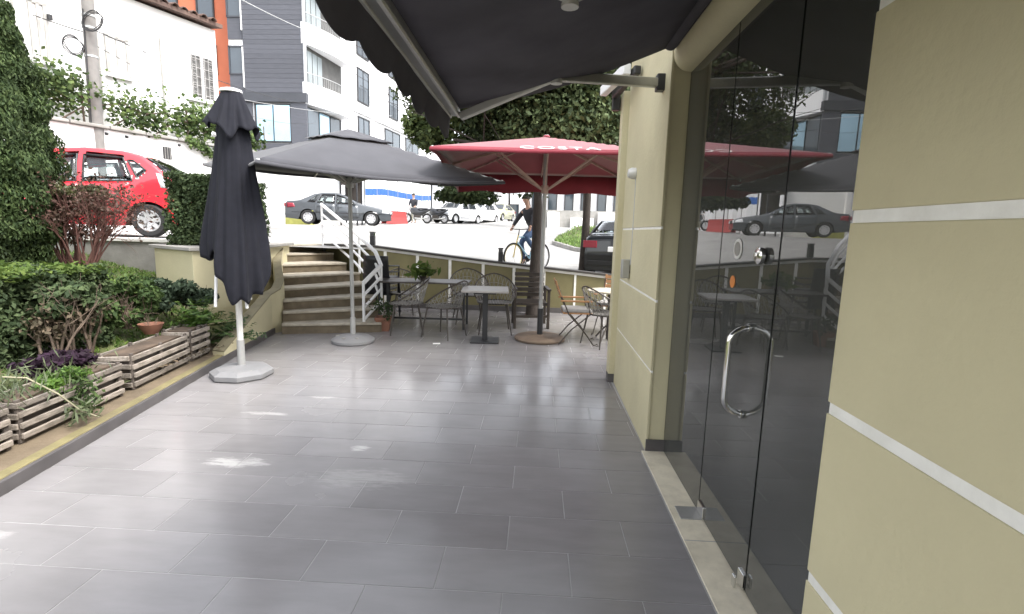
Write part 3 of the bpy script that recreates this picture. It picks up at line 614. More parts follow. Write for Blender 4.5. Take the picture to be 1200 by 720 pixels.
def open_parasol(name, label, loc, half, zh, za, rot, fab, ribm, polem, sag, val, base, vent, txt=None, zhub=None, tilt=(0, 0), bulge=.0):
    t = T(name, label, 'parasol', loc, R(rot)); h = half; n = 12
    def can(u, v):   # u,v in -1..1 over the square plan
        m = max(abs(u), abs(v)); e = min(abs(u), abs(v))/(m+1e-6)
        z = zh+(za-zh)*(1-m)+bulge*math.sin(math.pi*m)+tilt[0]*u*h+tilt[1]*v*h
        return (u*h*(1-.035*m*(1-e*e)), v*h*(1-.035*m*(1-e*e)), z-sag*(m**3)*(1-e**2)*0.9)
    vs = np.linspace(-1, 1, 2*n+1)
    MB().grid([[can(u, v) for u in vs] for v in vs]).build('canopy', fab, t, smooth=True, solid=.004, ang=25)
    ed = [(u, -1) for u in vs[:-1]]+[(1, u) for u in vs[:-1]]+[(-u, 1) for u in vs[:-1]]+[(-1, -u) for u in vs[:-1]]
    G = [[can(*e) for e in ed]]
    for k in (1, 2): G.append([(x*(1.006), y*1.006, z-val(x/h, y/h)*k/2*(1+.06*math.sin(i*.8))) for i, (x, y, z) in enumerate(G[0])])
    MB().grid(G, wrap=True).build('valance', fab, t, smooth=True, solid=.004)
    if vent:
        vh = vent/h; G = []
        for m in np.linspace(.02, 1, 6): G.append([(x*vent/h*m, y*vent/h*m, za+.035-(za-zh)*vh*m*1.0+.004*m*math.sin(i*.9)+tilt[0]*x*vent/h*m+tilt[1]*y*vent/h*m) for i, (x, y) in enumerate([(e[0]*h, e[1]*h) for e in ed])])
        MB().grid(G, wrap=True).build('vent_canopy', fab, t, smooth=True, solid=.004)
    zhub = zhub or zh-.2
    MB().tube([(0, 0, .05), (0, 0, za+.03)], .026 if not txt else .03, 14).build('pole', polem, t, smooth=True)
    MB().lathe([(.02, za-.01), (.05, za+.0), (.04, za+.02), (.01, za+.03)], 14).build('finial', fab, t, smooth=True)
    MB().tube([(0, 0, zhub-.06), (0, 0, zhub+.05)], .05, 12).build('hub', ribm, t, smooth=True)
    for k in range(8):
        a = k*math.pi/4; cu, cv = round(math.cos(a)), round(math.sin(a))
        p0 = (0.04*cu, .04*cv, za-.03)
        pts = [(can(cu*m, cv*m)[0], can(cu*m, cv*m)[1], can(cu*m, cv*m)[2]-.025) for m in np.linspace(.05, .985, 6)]
        rb = MB()
        for i in range(5): rb.bar(pts[i], pts[i+1], .018, .028)
        r_ = rb.build('rib', ribm, t)
        q = can(cu*.52, cv*.52); MB().bar((.045*cu, .045*cv, zhub), (q[0], q[1], q[2]-.045), .016, .024).build('strut', ribm, r_)
        e = can(cu*.985, cv*.985)
        if cu and cv: MB().lathe([(.004, -.02), (.018, -.015), (.018, .02), (.004, .025)], 8, (e[0], e[1], e[2]-.02)).build('rib_tip', M_framew, r_)
    base(t)
    if txt:
        # flat print on the near roof panel, letters standing near the hem
        cu = bpy.data.curves.new('lettering', 'FONT'); cu.body = txt; cu.size = .27; cu.align_x = 'CENTER'; cu.space_character = 1.15
        to = bpy.data.objects.new('lettering_curve', cu); C.objects.link(to); dg = bpy.context.evaluated_depsgraph_get()
        me = bpy.data.meshes.new_from_object(to.evaluated_get(dg)); bpy.data.objects.remove(to)
        bm = bmesh.new(); bm.from_mesh(me); bmesh.ops.triangulate(bm, faces=bm.faces)
        for _ in range(2): bmesh.ops.subdivide_edges(bm, edges=[e for e in bm.edges if e.calc_length() > .05], cuts=1, use_grid_fill=False); bmesh.ops.triangulate(bm, faces=[f for f in bm.faces if len(f.verts) > 3])
        for v in bm.verts:
            X, Yl = v.co.x*1.0, v.co.y*1.25
            vv = -1+(.0+Yl*1.0)/h; p = can((X+.10)/h, min(-.2, vv)); v.co = Vector((p[0], p[1], p[2]+.008))
        bm.to_mesh(me); bm.free(); me.materials.clear(); me.materials.append(mat('white_print', (.82, .80, .79), .6, .05)); link('lettering', me, t)
    return t
def base_grey(t):
    b = MB().lathe([(.27, 0), (.285, .015), (.285, .045), (.22, .085), (.06, .11), (.045, .115)], 28).build('base', M_base, t, smooth=True)
    MB().tube([(0, 0, .1), (0, 0, .34)], .036, 14).build('pole_sleeve', M_pole, t, smooth=True)
    for a in (2.6, 3.7, 4.6): MB().box((.2*math.cos(a), .2*math.sin(a), .094), (.05, .035, .006), a).build('base_vent', M_conc, b)
def base_brown(t):
    MB().lathe([(.34, 0), (.365, .01), (.37, .035), (.33, .06), (.06, .075), (.05, .08)], 32).build('base', M_stonebase, t, smooth=True)
    MB().tube([(0, 0, .06), (0, 0, .46)], .042, 14).build('pole_sleeve', M_black, t, smooth=True)
open_parasol('open_parasol', 'open faded grey parasol with sagging hem beside the steps', (-2.46, 6.6, 0), 1.43, 2.26, 2.755, 42, M_greyfab, M_alu, M_pole, .07, lambda u, v: .035, base_grey, .42, zhub=2.12, tilt=(.0144, .0758))
open_parasol('open_parasol', 'large crimson parasol with white lettering and pale ribs over the tables', (.08, 7.2, 0), 1.36, 2.47, 2.84, 2, M_red, mat('pale_wood_ribs', (.42, .30, .26), .6, .15, 10), M_pole, .0, lambda u, v: .045+.24*max(0, min(1, (v+.75)/1.2)), base_brown, 0, txt='COSTA', zhub=2.14)

# ================================================================== PLANTERS
def planter(label, p0, p1, zt, nslat=4, dep=.30):
    p0, p1 = Vector(p0), Vector(p1); d = (p1-p0); ln = d.length; rz = math.atan2(d.y, d.x)
    t = T('slatted_planter', label, 'planter', (p0.x, p0.y, .085), rz, 'weathered wooden slat planters along the kerb')
    H = zt-.085
    MB().box((ln/2, dep/2, H*.45), (ln-.06, dep-.08, H*.86)).build('inner_box', M_slatd, t)
    MB().box((ln/2, dep/2, H*.90), (ln-.08, dep-.1, .03)).build('soil', M_soil, t)
    sh = H/nslat
    for k in range(nslat):
        z = sh*(k+.5)+.004
        for (c, dm) in (((ln/2, .0, z), (ln-.03, .020, sh*.54)), ((ln/2, dep, z), (ln-.03, .020, sh*.54)), ((.012, dep/2, z), (.02, dep-.02, sh*.54)), ((ln-.012, dep/2, z), (.02, dep-.02, sh*.54))):
            o = MB().box((c[0], c[1]+random.uniform(-.006, .006), c[2]+random.uniform(-.006, .006)), dm).build('slat', M_slat, t, bev=.004)
            o.rotation_euler = (random.uniform(-.05, .05), random.uniform(-.008, .008), random.uniform(-.004, .004))
    for x in (.03, ln*.5, ln-.03):
        for y in (.016, dep-.016): MB().box((x, y, H/2), (.035, .02, H+.01)).build('post', M_slatd, t, bev=.003)
    return t
planter('weathered slat planter at the left edge, nearest to the viewer', (-3.19, 1.75), (-3.33, 2.92), .37)
planter('weathered slat planter with green weeds spilling over its near end', (-3.345, 2.97), (-3.48, 3.98), .37)
planter('weathered slat planter between the purple plant and the round terracotta bowl', (-3.50, 4.10), (-3.64, 5.02), .40)
planter('short weathered slat planter nearest to the closed parasol', (-3.65, 5.07), (-3.70, 5.45), .42)

# ================================================================== FURNITURE
def pedestal_table():
    t = T('pedestal_table', 'small square table with grey top on a black pedestal in front of the chairs', 'table', (-.70, 6.98, 0), R(4))
    MB().box((0, 0, .735), (.64, .64, .028)).build('table_top', mat('grey_table_top', (.33, .31, .29), .35, .1, 9), t, bev=.006)
    MB().box((0, 0, .70), (.3, .3, .03)).build('top_plate', M_black, t); MB().box((0, 0, .36), (.075, .075, .68)).build('column', M_black, t, bev=.008)
    MB().box((0, 0, .012), (.40, .40, .02)).build('base_plate', M_black, t, bev=.006)
pedestal_table()
t = T('long_table', 'dark metal table behind the mesh chairs with the yellow green plant', 'table', (-1.78, 7.95, 0), R(2))
MB().box((0, 0, .725), (1.45, .62, .025)).build('table_top', M_brownmetal, t, bev=.005)
for x in (-.66, .66):
    for y in (-.25, .25): MB().box((x, y, .355), (.035, .035, .71)).build('leg', M_black, t)
MB().bar((-.66, 0, .12), (.66, 0, .12), .03, .03).build('stretcher', M_black, t)

def mesh_chair(label):
    t = T('mesh_armchair', label, 'chair', (0, 0, 0), 0, 'wire mesh armchairs round the tables')
    # bucket shell: seat at .45, back wraps round the sides; front is -y
    def back(a, v):    # a: -1..1 round the U, v 0..1 upward
        ang = a*R(118)+math.pi/2; r = .255+.05*v
        x = r*math.cos(ang)*1.0; y = r*math.sin(ang)*.92+.0
        topz = .50+.27*(math.cos(a*1.45)**1.3 if abs(a) < .999 else math.cos(1.45)**1.3)+.07*(1-abs(a))
        return (x, y+.06*v*max(0, math.cos(a*1.5)), .45+(topz-.45)*v)
    wires = MB(); N = 19
    for i in range(N):
        for s in (-1, 1):
            pts = [back(max(-1, min(1, (i/(N-1)*2-1)+s*.16*v)), v) for v in np.linspace(0, 1, 5)]
            wires.tube(pts, .0046, 3)
    for v in (.33, .66): wires.tube([back(a, v) for a in np.linspace(-1, 1, 17)], .0046, 3)
    wires.build('backrest_mesh', M_wicker, t)
    MB().tube([back(a, 1) for a in np.linspace(-1, 1, 25)], .011, 6).build('back_rim', M_brownmetal, t, smooth=True)
    seat = MB()
    for x in np.linspace(-.22, .22, 12):
        h = .235*math.sqrt(max(.05, 1-(x/.27)**2)); seat.tube([(x, -h-.02, .452), (x, 0, .44), (x, h, .45)], .0052, 3)
    for y in np.linspace(-.22, .22, 12):
        h = .235*math.sqrt(max(.05, 1-(y/.27)**2)); seat.tube([(-h, y, .45), (0, y, .44), (h, y, .45)], .0052, 3)
    seat.build('seat_mesh', M_wicker, t)
    MB().tube([(.25*math.cos(q), .245*math.sin(q), .45) for q in np.linspace(0, 2*math.pi, 25)[:-1]], .011, 6, closed=True).build('seat_rim', M_brownmetal, t, smooth=True)
    for sx in (-1, 1):
        for sy in (-1, 1): MB().tube([(sx*.17, sy*.17, .445), (sx*.235, sy*.235, 0)], [.014, .009], 8).build('leg', M_brownmetal, t, smooth=True)
    return t
ch = mesh_chair('wire mesh armchair turned toward the long table, nearest to the potted plant')
ch.location = (-1.92, 7.36, 0); ch.rotation_euler = (0, 0, R(-75))
dup(ch, (-1.32, 7.18, 0), R(-115), 'wire mesh armchair with its back to the square table, right of its twin')
dup(ch, (-1.12, 8.42, 0), R(15), 'wire mesh armchair on the far side of the long table, its rim catching light', 1.06)
dup(ch, (-.62, 7.62, 0), R(8), 'wire mesh armchair pulled up behind the small square table', 1.05)
dup(ch, (-2.28, 8.55, 0), R(30), 'wire mesh armchair half hidden behind the long table next to the black chair stack')
dup(ch, (.98, 6.98, 0), R(118), 'wire mesh armchair beside the pillar at the round table')
# dark square armchair
t = T('square_armchair', 'dark brown square armed garden chair in front of the tree trunk', 'chair', (-.08, 8.25, 0), R(6))
for sx in (-1, 1):
    for sy in (-1, 1): MB().box((sx*.27, sy*.25, .31), (.045, .045, .62)).build('leg', M_darkwood, t, bev=.005)
    MB().box((sx*.27, 0, .635), (.065, .6, .03)).build('armrest', M_darkwood, t, bev=.006)
MB().box((0, 0, .40), (.50, .50, .045)).build('seat', M_darkwood, t, bev=.006); MB().box((0, -.255, .2), (.5, .03, .04)).build('stretcher', M_darkwood, t)
for k in range(5): MB().box((0, .25+.012*k, .5+.085*k), (.50, .025, .062)).build('back_slat', M_darkwood, t, bev=.004)
# folding chairs
def folding_chair(label):
    t = T('folding_chair', label, 'chair', (0, 0, 0), 0, 'folding chairs with wooden arms at the round table')
    for s in (-1, 1):
        x = s*.21
        MB().tube([(x, -.24, .01), (x, -.1, .2), (x, .12, .44), (x, .235, .70), (x, .28, .84)], .010, 6).build('rear_leg', M_brownmetal, t, smooth=True)
        MB().tube([(x*.93, .25, .01), (x*.93, .08, .22), (x*.93, -.19, .45)], .010, 6).build('front_leg', M_brownmetal, t, smooth=True)
        MB().tube([(x, -.24, .01), (x, -.29, .03), (x, -.31, .0), (x, -.27, -.0)], .008, 6).build('scroll_foot', M_brownmetal, t, smooth=True)
        MB().box((x*1.08, .02, .625), (.04, .44, .024)).build('armrest', M_wood, t, bev=.006)
        MB().tube([(x*1.04, -.14, .61), (x*.95, -.17, .45)], .008, 6).build('arm_support', M_brownmetal, t)
        MB().bar((x*1.0, .235, .68), (x*1.0, .315, .90), .03, .02).build('back_post', M_wood, t, bev=.004)
    for k in range(3): MB().bar((-.21, .252+.024*k, .72+.07*k), (.21, .252+.024*k, .72+.07*k), .018, .05, up=(0, .3, 1)).build('back_slat', M_wood, t, bev=.004)
    MB().box((0, -.0, .452), (.42, .40, .02)).build('seat', M_wood, t, bev=.004); MB().box((0, 0, .485), (.41, .40, .045)).build('cushion', M_cushion, t, bev=.015)
    return t
fc = folding_chair('folding chair with orange wooden arm and grey cushion beside the brown parasol base'); fc.location = (.58, 7.08, 0); fc.rotation_euler = (0, 0, R(92))
dup(fc, (1.2, 7.85, 0), R(-25), 'folding chair with wooden back behind the round table next to the pillar')
t = T('round_table', 'round pale bistro table partly hidden behind the pillar', 'table', (1.08, 7.32, 0))
MB().lathe([(.01, .715), (.31, .715), (.325, .725), (.325, .74), (.31, .745), (.01, .745)], 32).build('table_top', M_marble, t, smooth=True)
MB().tube([(0, 0, .02), (0, 0, .715)], .03, 10).build('column', M_brownmetal, t, smooth=True)
for k in range(3): MB().tube([(0, 0, .25), (.16*math.cos(k*2.1), .16*math.sin(k*2.1), .12), (.28*math.cos(k*2.1), .28*math.sin(k*2.1), 0.01)], .013, 6).build('leg', M_brownmetal, t, smooth=True)
# stack of black plastic chairs
for k in range(4):
    labs = ('black plastic chair at the bottom of the stack beside the railing', 'black plastic chair second from the bottom of the stack', 'black plastic chair second from the top of the stack', 'black plastic chair on top of the stack beside the railing')
    t = T('stacking_chair', labs[k], 'chair', (-2.62+.012*k, 8.42-.025*k, .10*k), R(172), 'stacked black plastic chairs')
    P = [[(x, y, z) for x in np.linspace(-.2, .2, 5)] for (y, z) in ((-.2, .44), (0, .425), (.16, .44))]
    MB().grid(P).build('seat', M_blackpl, t, smooth=True, solid=.012)
    P = [[(x*(1+.1*i/4), y+.04*(1-(x/.2)**2), z) for x in np.linspace(-.2, .2, 7)] for i, (y, z) in enumerate(((.17, .45), (.19, .52), (.215, .62), (.235, .72), (.25, .80)))]
    MB().grid(P).build('backrest', M_blackpl, t, smooth=True, solid=.012)
    for sx in (-1, 1):
        MB().tube([(sx*.2, -.2, .45), (sx*.225, -.23, 0.0)], .014, 6).build('leg', M_blackpl, t)
        MB().tube([(sx*.2, .17, .46), (sx*.225, .23, 0.0)], .014, 6).build('leg', M_blackpl, t)
        MB().tube([(sx*.215, .22, .64), (sx*.235, .05, .63), (sx*.235, -.14, .62), (sx*.205, -.2, .45)], .013, 6).build('armrest', M_blackpl, t)
# terracotta pot with dark plant
t = T('potted_plant', 'square terracotta pot with small dark leafy plant at the foot of the railing', 'plant', (-2.30, 7.45, 0), R(10))
MB().lathe([(.12, 0), (.15, .17), (.165, .17), (.17, .215), (.15, .215), (.14, .18), (.002, .175)], 4, ph=math.pi/4).build('pot', M_terra, t, bev=.006)
sm = MB(); tips = []
for k in range(9): branchy(sm, (random.uniform(-.05, .05), random.uniform(-.05, .05), .17), (random.uniform(-.5, .5), random.uniform(-.5, .5), 1), .16, .005, 1, 2, .6, 2, tips)
sm.build('stem', M_twig, t); tp = np.array([list(p) for p in tips]); pp_ = np.repeat(tp, 14, 0)+rng.normal(size=(len(tp)*14, 3))*.035
leaves('foliage', pp_, rng.normal(size=pp_.shape)+[0, 0, .6], .028, M_leafd, t)
# yellow-green plant in a vase on the long table
t = T('table_plant', 'yellow green leafy plant in a small dark pot on the long table', 'plant', (-1.80, 7.92, .7375))
MB().lathe([(.04, 0), (.06, .07), (.064, .075), (.055, .075), (.002, .07)], 16).build('pot', M_brownmetal, t, smooth=True)
q = rng.normal(size=(150, 3))*[.10, .08, .045]+[0, 0, .16]; leaves('foliage', q, q-np.array([0, 0, .0]), .05, M_leafy, t, aspect=2.4)
sm = MB()
for k in range(8): sm.tube([(0, 0, .06), (random.uniform(-.1, .1), random.uniform(-.08, .08), .17)], .004, 4)
sm.build('stem', M_leafy, t)
tag(B('paper_scrap', (-1.33, 6.68, .004), (.10, .07, .002), M_paper, rz=.2, bev=0), 'scrap of white paper lying on the tiles before the chairs', 'paper')

# ================================================================== GARDEN PLANTS
def hedge(name, label, c, d, rz, n, m, size, core=.10, stems=14, th=.14):
    t = T(name, label, 'hedge', (c[0], c[1], c[2]-d[2]/2), rz)
    P, N = shell_box(n, (0, 0, d[2]/2), d, th); leaves('foliage', P, N+[0, 0, .3], size, m, t)
    sm = MB()
    for k in range(stems):
        x, y = random.uniform(-.42, .42)*d[0], random.uniform(-.42, .42)*d[1]
        branchy(sm, (x, y, -.05), (random.uniform(-.2, .2), random.uniform(-.2, .2), 1), d[2]*.5, .014, 2, 3, .5, 3)
    sm.build('stem', M_twig, t)
    P, N = shell_box(n//2, (0, 0, d[2]/2), [max(.05, q-2*core) for q in d], .12, bumps=.02); leaves('inner_foliage', P, N, size*1.2, M_leafd, t)
    return t
# long clipped hedge: right end dry
h1 = hedge('clipped_hedge', 'long clipped box hedge behind the planters with bright green top', (-5.22, 4.25, .70), (1.85, 1.2, .74), R(4), 26000, M_leafd, .030)
P = np.c_[rng.uniform(-.93, .93, 5200), rng.uniform(-.6, .6, 5200), .735+rng.normal(size=5200)*.025]; leaves('sunlit_top_leaves', P, np.tile([0, 0, 1.], (5200, 1)), .034, M_leafy, h1, spread=.6)  # lighter leaf layer: sunlight on the hedge top put into the leaf colour
h2 = T('drying_shrub', 'half dry brown shrub with bare stems at the end of the clipped hedge', 'shrub', (-4.12, 4.22, .30))
sm = MB(); tips = []
for k in range(15): branchy(sm, (random.uniform(-.12, .15), random.uniform(-.32, .32), 0), (random.uniform(-.25, .25), random.uniform(-.3, .3), 1), .38, .013, 2, 2, .45, 3, tips)
sm.build('stem', M_twig, h2)
P, N = blob(2600, (.0, .0, .54), (.25, .40, .20), 16, .35); leaves('foliage', P, N, .036, M_leafd, h2)
P, N = blob(1000, (-.02, .0, .42), (.24, .38, .24), 18, .5); leaves('dry_foliage', P, N, .026, M_leafb, h2)
# reddish dry shrub
h3 = T('red_dry_shrub', 'rounded shrub with reddish dry twigs in front of the red car', 'shrub', (-6.02, 6.35, .98))
sm = MB(); tips = []
for k in range(46):
    a = random.uniform(0, 6.28); branchy(sm, (.20*math.cos(a), .14*math.sin(a), 0), (.34*math.cos(a), .34*math.sin(a), 1), .52, .012, 2, 4, .42, 3, tips)
sm.build('stem', mat('red_brown_twig', (.13, .06, .05), .9, .25, 10), h3)
tp = np.array([list(p) for p in tips]); P = np.repeat(tp, 4, 0)+rng.normal(size=(len(tp)*4, 3))*.05; P = P[(P[:, 2] > .3)]
leaves('dry_foliage', P, rng.normal(size=P.shape), .026, M_leafr, h3)
P, N = blob(2600, (.04, 0, .90), (.46, .42, .17), 20, .3); leaves('foliage', P, N, .03, mat('leaf_olive_brown', (.07, .075, .03), .5, .35, 5, island=.4, trans=.2), h3)
P, N = blob(1500, (.02, 0, .60), (.48, .42, .36), 30, .3); leaves('dry_leaves', P, N, .026, M_leafr, h3)
# thuja column at the left edge
t = T('thuja_tree', 'tall dense green thuja at the left edge beside the red car', 'tree', (-6.70, 5.80, .95))
P = []; N = []
for _ in range(75000):
    z = rng.random()**.85*3.6; r = .80*np.interp(z, [0, .4, 1.3, 2.2, 3.0, 3.6], [.66, .92, 1.0, .82, .6, .25]); a = rng.uniform(0, 2*math.pi)
    r *= 1+.07*math.sin(5*a+2*z)+.06*math.sin(9*a-5*z)+.04*math.sin(17*z); q = r*(1-.16*rng.random()**2)
    P.append((q*math.cos(a), q*math.sin(a), z)); N.append((math.cos(a), math.sin(a), .25))
leaves('foliage', P, N, .020, M_thuja, t, aspect=3.0, dr=np.tile([0, 0, 1.], (len(P), 1)), spread=.75)
P2 = np.array(P)[::3]*[.86, .86, 1]; leaves('inner_foliage', P2, np.array(N)[::3], .045, M_thuja, t, aspect=2.2)
sm = MB(); sm.tube([(0, 0, -.1), (0, 0, 3.2)], [.1, .02], 8); sm.build('trunk', M_twig, t)
# clipped cube on the planter wall
hedge('clipped_hedge', 'dense clipped cube of dark hedge standing on the olive planter wall', (-4.78, 7.5, 1.72), (.80, 1.5, .98), R(8), 22000, M_leafd, .027, core=.08)
# shrubs between hedge and stairs
def shrub(name, label, c, r, n, size, m, k=14, stems=8, aspect=1.8, sig=.35):
    t = T(name, label, 'shrub', c); P, N = blob(n, (0, 0, r[2]), r, k, sig); leaves('foliage', P, N, size, m, t, aspect=aspect)
    sm = MB()
    for q in range(stems): branchy(sm, (random.uniform(-.2, .2)*r[0], random.uniform(-.2, .2)*r[1], 0), (random.uniform(-.6, .6), random.uniform(-.6, .6), 1), r[2]*1.1, .009, 1, 3, .5, 3)
    sm.build('stem', M_twig, t); return t
shrub('bushy_shrub', 'loose grey green shrub below the olive planter wall', (-4.35, 5.80, .42), (.50, .36, .26), 5200, .034, mat('leaf_grey_green', (.05, .075, .045), .72, .3, 4, island=.4, trans=.2, spec=.25))
shrub('light_shrub', 'light green spindly shrub between the hedge and the terracotta bowl', (-4.32, 5.1, .42), (.30, .38, .28), 2200, .034, M_leaf, stems=14)
# fern-like plants near the parasol
def fern(name, label, c, n, ln, m, wl=.018):
    t = T(name, label, 'plant', c); P = []; N = []; D = []; st_ = MB()
    for k in range(n):
        a = rng.uniform(0, 6.28); tilt = rng.uniform(.35, 1.15); L_ = ln*rng.uniform(.6, 1.1); pts = []
        for s in np.linspace(0, 1, 9):
            r_ = L_*s*math.sin(tilt); z = L_*s*math.cos(tilt)-.35*L_*s*s*math.sin(tilt); p = np.array([r_*math.cos(a), r_*math.sin(a), z]); pts.append(tuple(p))
            if s > .15:
                for sd in (-1, 1):
                    P.append(p+sd*np.array([-math.sin(a), math.cos(a), 0])*ln*.10*(1.1-s)); N.append((math.cos(a)*.4, math.sin(a)*.4, 1)); D.append((-sd*math.sin(a)+.4*math.cos(a), sd*math.cos(a)+.4*math.sin(a), 0))
        st_.tube(pts, .0025, 3)
    st_.build('stem', m, t); leaves('foliage', P, N, ln*.055, m, t, aspect=4, dr=D, spread=.3); return t
fern('fern', 'bright green feathery fern behind the short planter', (-3.86, 5.52, .36), 60, .40, mat('fern_green', (.075, .14, .022), .5, .25, 4, island=.35, trans=.3))
fern('fern', 'darker green fern between the closed parasol and the side wall', (-3.72, 5.95, .12), 46, .42, mat('fern_dark', (.05, .095, .024), .5, .25, 4, island=.35, trans=.3))
# purple ground plant
t = T('purple_plant', 'low plant with dark purple leaves behind the second planter', 'plant', (-3.82, 3.80, .33))
P, N = blob(1500, (0, -.05, .07), (.20, .34, .10), 20, .4); leaves('foliage', P, N, .032, M_leafp, t, aspect=2)
sm = MB()
for q in range(14): branchy(sm, (random.uniform(-.15, .15), random.uniform(-.25, .25), 0), (random.uniform(-.5, .5), random.uniform(-.5, .5), 1), .12, .005, 1, 2, .5, 2)
sm.build('stem', M_leafp, t)
# weeds spilling over the second planter and a bent dry stalk
t = T('weed_tuft', 'bright green weeds growing over the near end of the slat planter', 'plant', (-3.50, 3.42, .33))
P, N = blob(2000, (.03, .02, .03), (.14, .22, .10), 18, .4); P = P[P[:, 2] > -.14]; leaves('foliage', P, rng.normal(size=P.shape)+[.4, 0, .5], .015, mat('weed_green', (.085, .16, .028), .5, .25, 5, island=.35, trans=.3), t, aspect=3)
P = np.c_[rng.normal(size=240)*.05+.15, rng.normal(size=240)*.05+.05, rng.uniform(-.2, .06, 240)]; leaves('trailing_foliage', P, np.tile([1, 0, .4], (240, 1)), .018, M_leaf, t, aspect=3)
t = T('wild_grass_tuft', 'grey green wild grass tuft at the left edge behind the first planter', 'plant', (-3.62, 2.95, .34))
P = np.c_[rng.normal(size=900)*.16, rng.normal(size=900)*.35, np.abs(rng.normal(size=900))*.09]; leaves('foliage', P, np.tile([.6, -.4, .4], (900, 1)), .010, mat('grass_greygreen', (.10, .125, .06), .6, .25, 5, island=.3, trans=.25), t, aspect=9, dr=np.tile([0, 0, 1.], (900, 1)), spread=.9)
t = T('dry_stalk', 'bent pale dry stalk hanging over the front of the slat planter', 'plant', (-3.42, 3.05, .45))
MB().tube([(-.08, 0, .06), (.02, .06, .04), (.13, .16, -.10), (.19, .26, -.26), (.24, .34, -.33)], .006, 5).build('stem', mat('dry_stalk', (.30, .28, .19), .8, .2, 9), t)
P = np.array([(.19, .26, -.26)]*60)+rng.normal(size=(60, 3))*.05; leaves('foliage', P, np.tile([1., 0, .3], (60, 1)), .014, mat('grass_greygreen', (.10, .125, .06)), t, aspect=6)
# terracotta bowl on the bank
t = T('terracotta_bowl', 'round terracotta bowl with dry twigs behind the slat planters', 'pot', (-3.98, 4.95, .40)); t.scale = (.75, .75, .75)
MB().lathe([(.08, 0), (.13, .08), (.15, .13), (.155, .14), (.14, .14), (.12, .10), (.002, .09)], 20).build('bowl', M_terra, t, smooth=True)
sm = MB()
for q in range(10): branchy(sm, (random.uniform(-.06, .06), random.uniform(-.06, .06), .09), (random.uniform(-.6, .6), random.uniform(-.6, .6), 1), .14, .003, 1, 2, .5, 2)
sm.build('dry_twigs', M_twig, t)
# grass of the bank
P = []
while len(P) < 15000:
    x, y = rng.uniform(-8, -3.4), rng.uniform(2, 7.4)
    if x < kerb_x(y)-.8 and not (x > -4.5 and y > 6.3):
        v = math.sin(2.1*x+.7*y)*math.sin(1.7*y-.9*x)
        if v > -.25 or rng.random() < .25: P.append((x, y, soil_h(x, y)+.015))
P = np.array(P)
tag(leaves('garden_grass', P, np.tile([.4, -.5, .5], (len(P), 1)), .016, M_grass, aspect=5, dr=np.tile([0, 0, 1.], (len(P), 1)), spread=.7), kind='stuff')
P = np.c_[rng.uniform(-4.3, -3.5, 900), rng.uniform(2.2, 5.6, 900), np.zeros(900)]; P[:, 2] = [soil_h(x, y)+.01 for x, y, _ in P]
tag(leaves('leaf_litter', P, np.tile([0, 0, 1.], (900, 1)), .03, M_leafb, spread=.35), kind='stuff')

# ================================================================== TREES behind the wall
def tree(name, label, base, h, crown_c, crown_r, r0, nleaf, size, m, k=40, sig=.24, aspect=1.8, lean=(0, 0), nb=10, droop=0, dr=None, cat='tree'):
    t = T(name, label, cat, base); tk = MB()
    top = Vector((crown_c[0]*.6+lean[0], crown_c[1]*.6+lean[1], h)); pts = [Vector((0, 0, -.2)).lerp(top, u)+Vector((.04*math.sin(5*u), .03*math.sin(4*u+1), 0)) for u in np.linspace(0, 1, 7)]
    tk.tube(pts, [r0*(1-.75*u) for u in np.linspace(0, 1, 7)], 10)
    tp_ = tk.build('trunk', M_bark, t, smooth=True); lm = MB()
    for b in range(nb):
        u = random.uniform(.62, .97); p = Vector((0, 0, 0)).lerp(top, u); a = random.uniform(0, 6.28); e = random.uniform(.0, .7)
        branchy(lm, p, (math.cos(a), math.sin(a), e), max(crown_r)*random.uniform(.5, .8), r0*.35, 2, 3, .5, 3)
    lm.build('limb', M_bark, t)
    P, N = blob(nleaf, crown_c, crown_r, k, sig, .25)
    if droop: P[:, 2] -= droop*np.maximum(0, (np.hypot(P[:, 0]-crown_c[0], P[:, 1]-crown_c[1])/crown_r[0])-.5)**2
    leaves('crown', P, N, size, m, t, aspect=aspect, dr=None if dr is None else np.tile(dr, (len(P), 1)))
    return t
big = tree('broadleaf_tree', 'large dark tree with thick trunk rising behind the crimson parasol', (-.07, 9.35, 0), 4.6, (.1, .5, 4.3), (2.75, 2.2, 2.05), .125, 100000, .052, mat('tree_leaf', (.055, .078, .03), .72, .3, .9, island=.5, trans=.2, spec=.25), k=110, sig=.27, droop=.5)
tree('conifer_tree', 'brighter green conifer with hanging sprays right of the large dark tree', (1.15, 12.6, .52), 6.0, (0, 0, 4.7), (1.25, 1.2, 2.1), .12, 26000, .042, M_conif, k=46, sig=.26, aspect=4, dr=(0, 0, -1.))
P, N = blob(3800, (-2.0, 9.7, 3.35), (.62, .6, .75), 26, .32, .2); leaves('sunlit_foliage', P-np.array([-.07, 9.35, 0]), N, .055, mat('tree_leaf_sunlit', (.085, .12, .035), .7, .3, 2, island=.45, trans=.3), big)  # paler copy of the tree leaf colour stands in for sunlight on this branch
P, N = blob(2600, (-1.35, 9.75, 2.22), (.75, .5, .34), 22, .35, .2); hf = leaves('hanging_foliage', P-np.array([-.07, 9.35, 0]), N, .055, mat('tree_leaf', (0, 0, 0)), big)
tree('broadleaf_tree', 'dark spreading tree by the far end of the grass verge', (-.4, 31, 1.85), 4.2, (-1.2, 0, 4.0), (3.4, 2.2, 2.0), .16, 12000, .15, mat('tree_leaf', (.055, .078, .03)), k=44, sig=.26, droop=1.4)
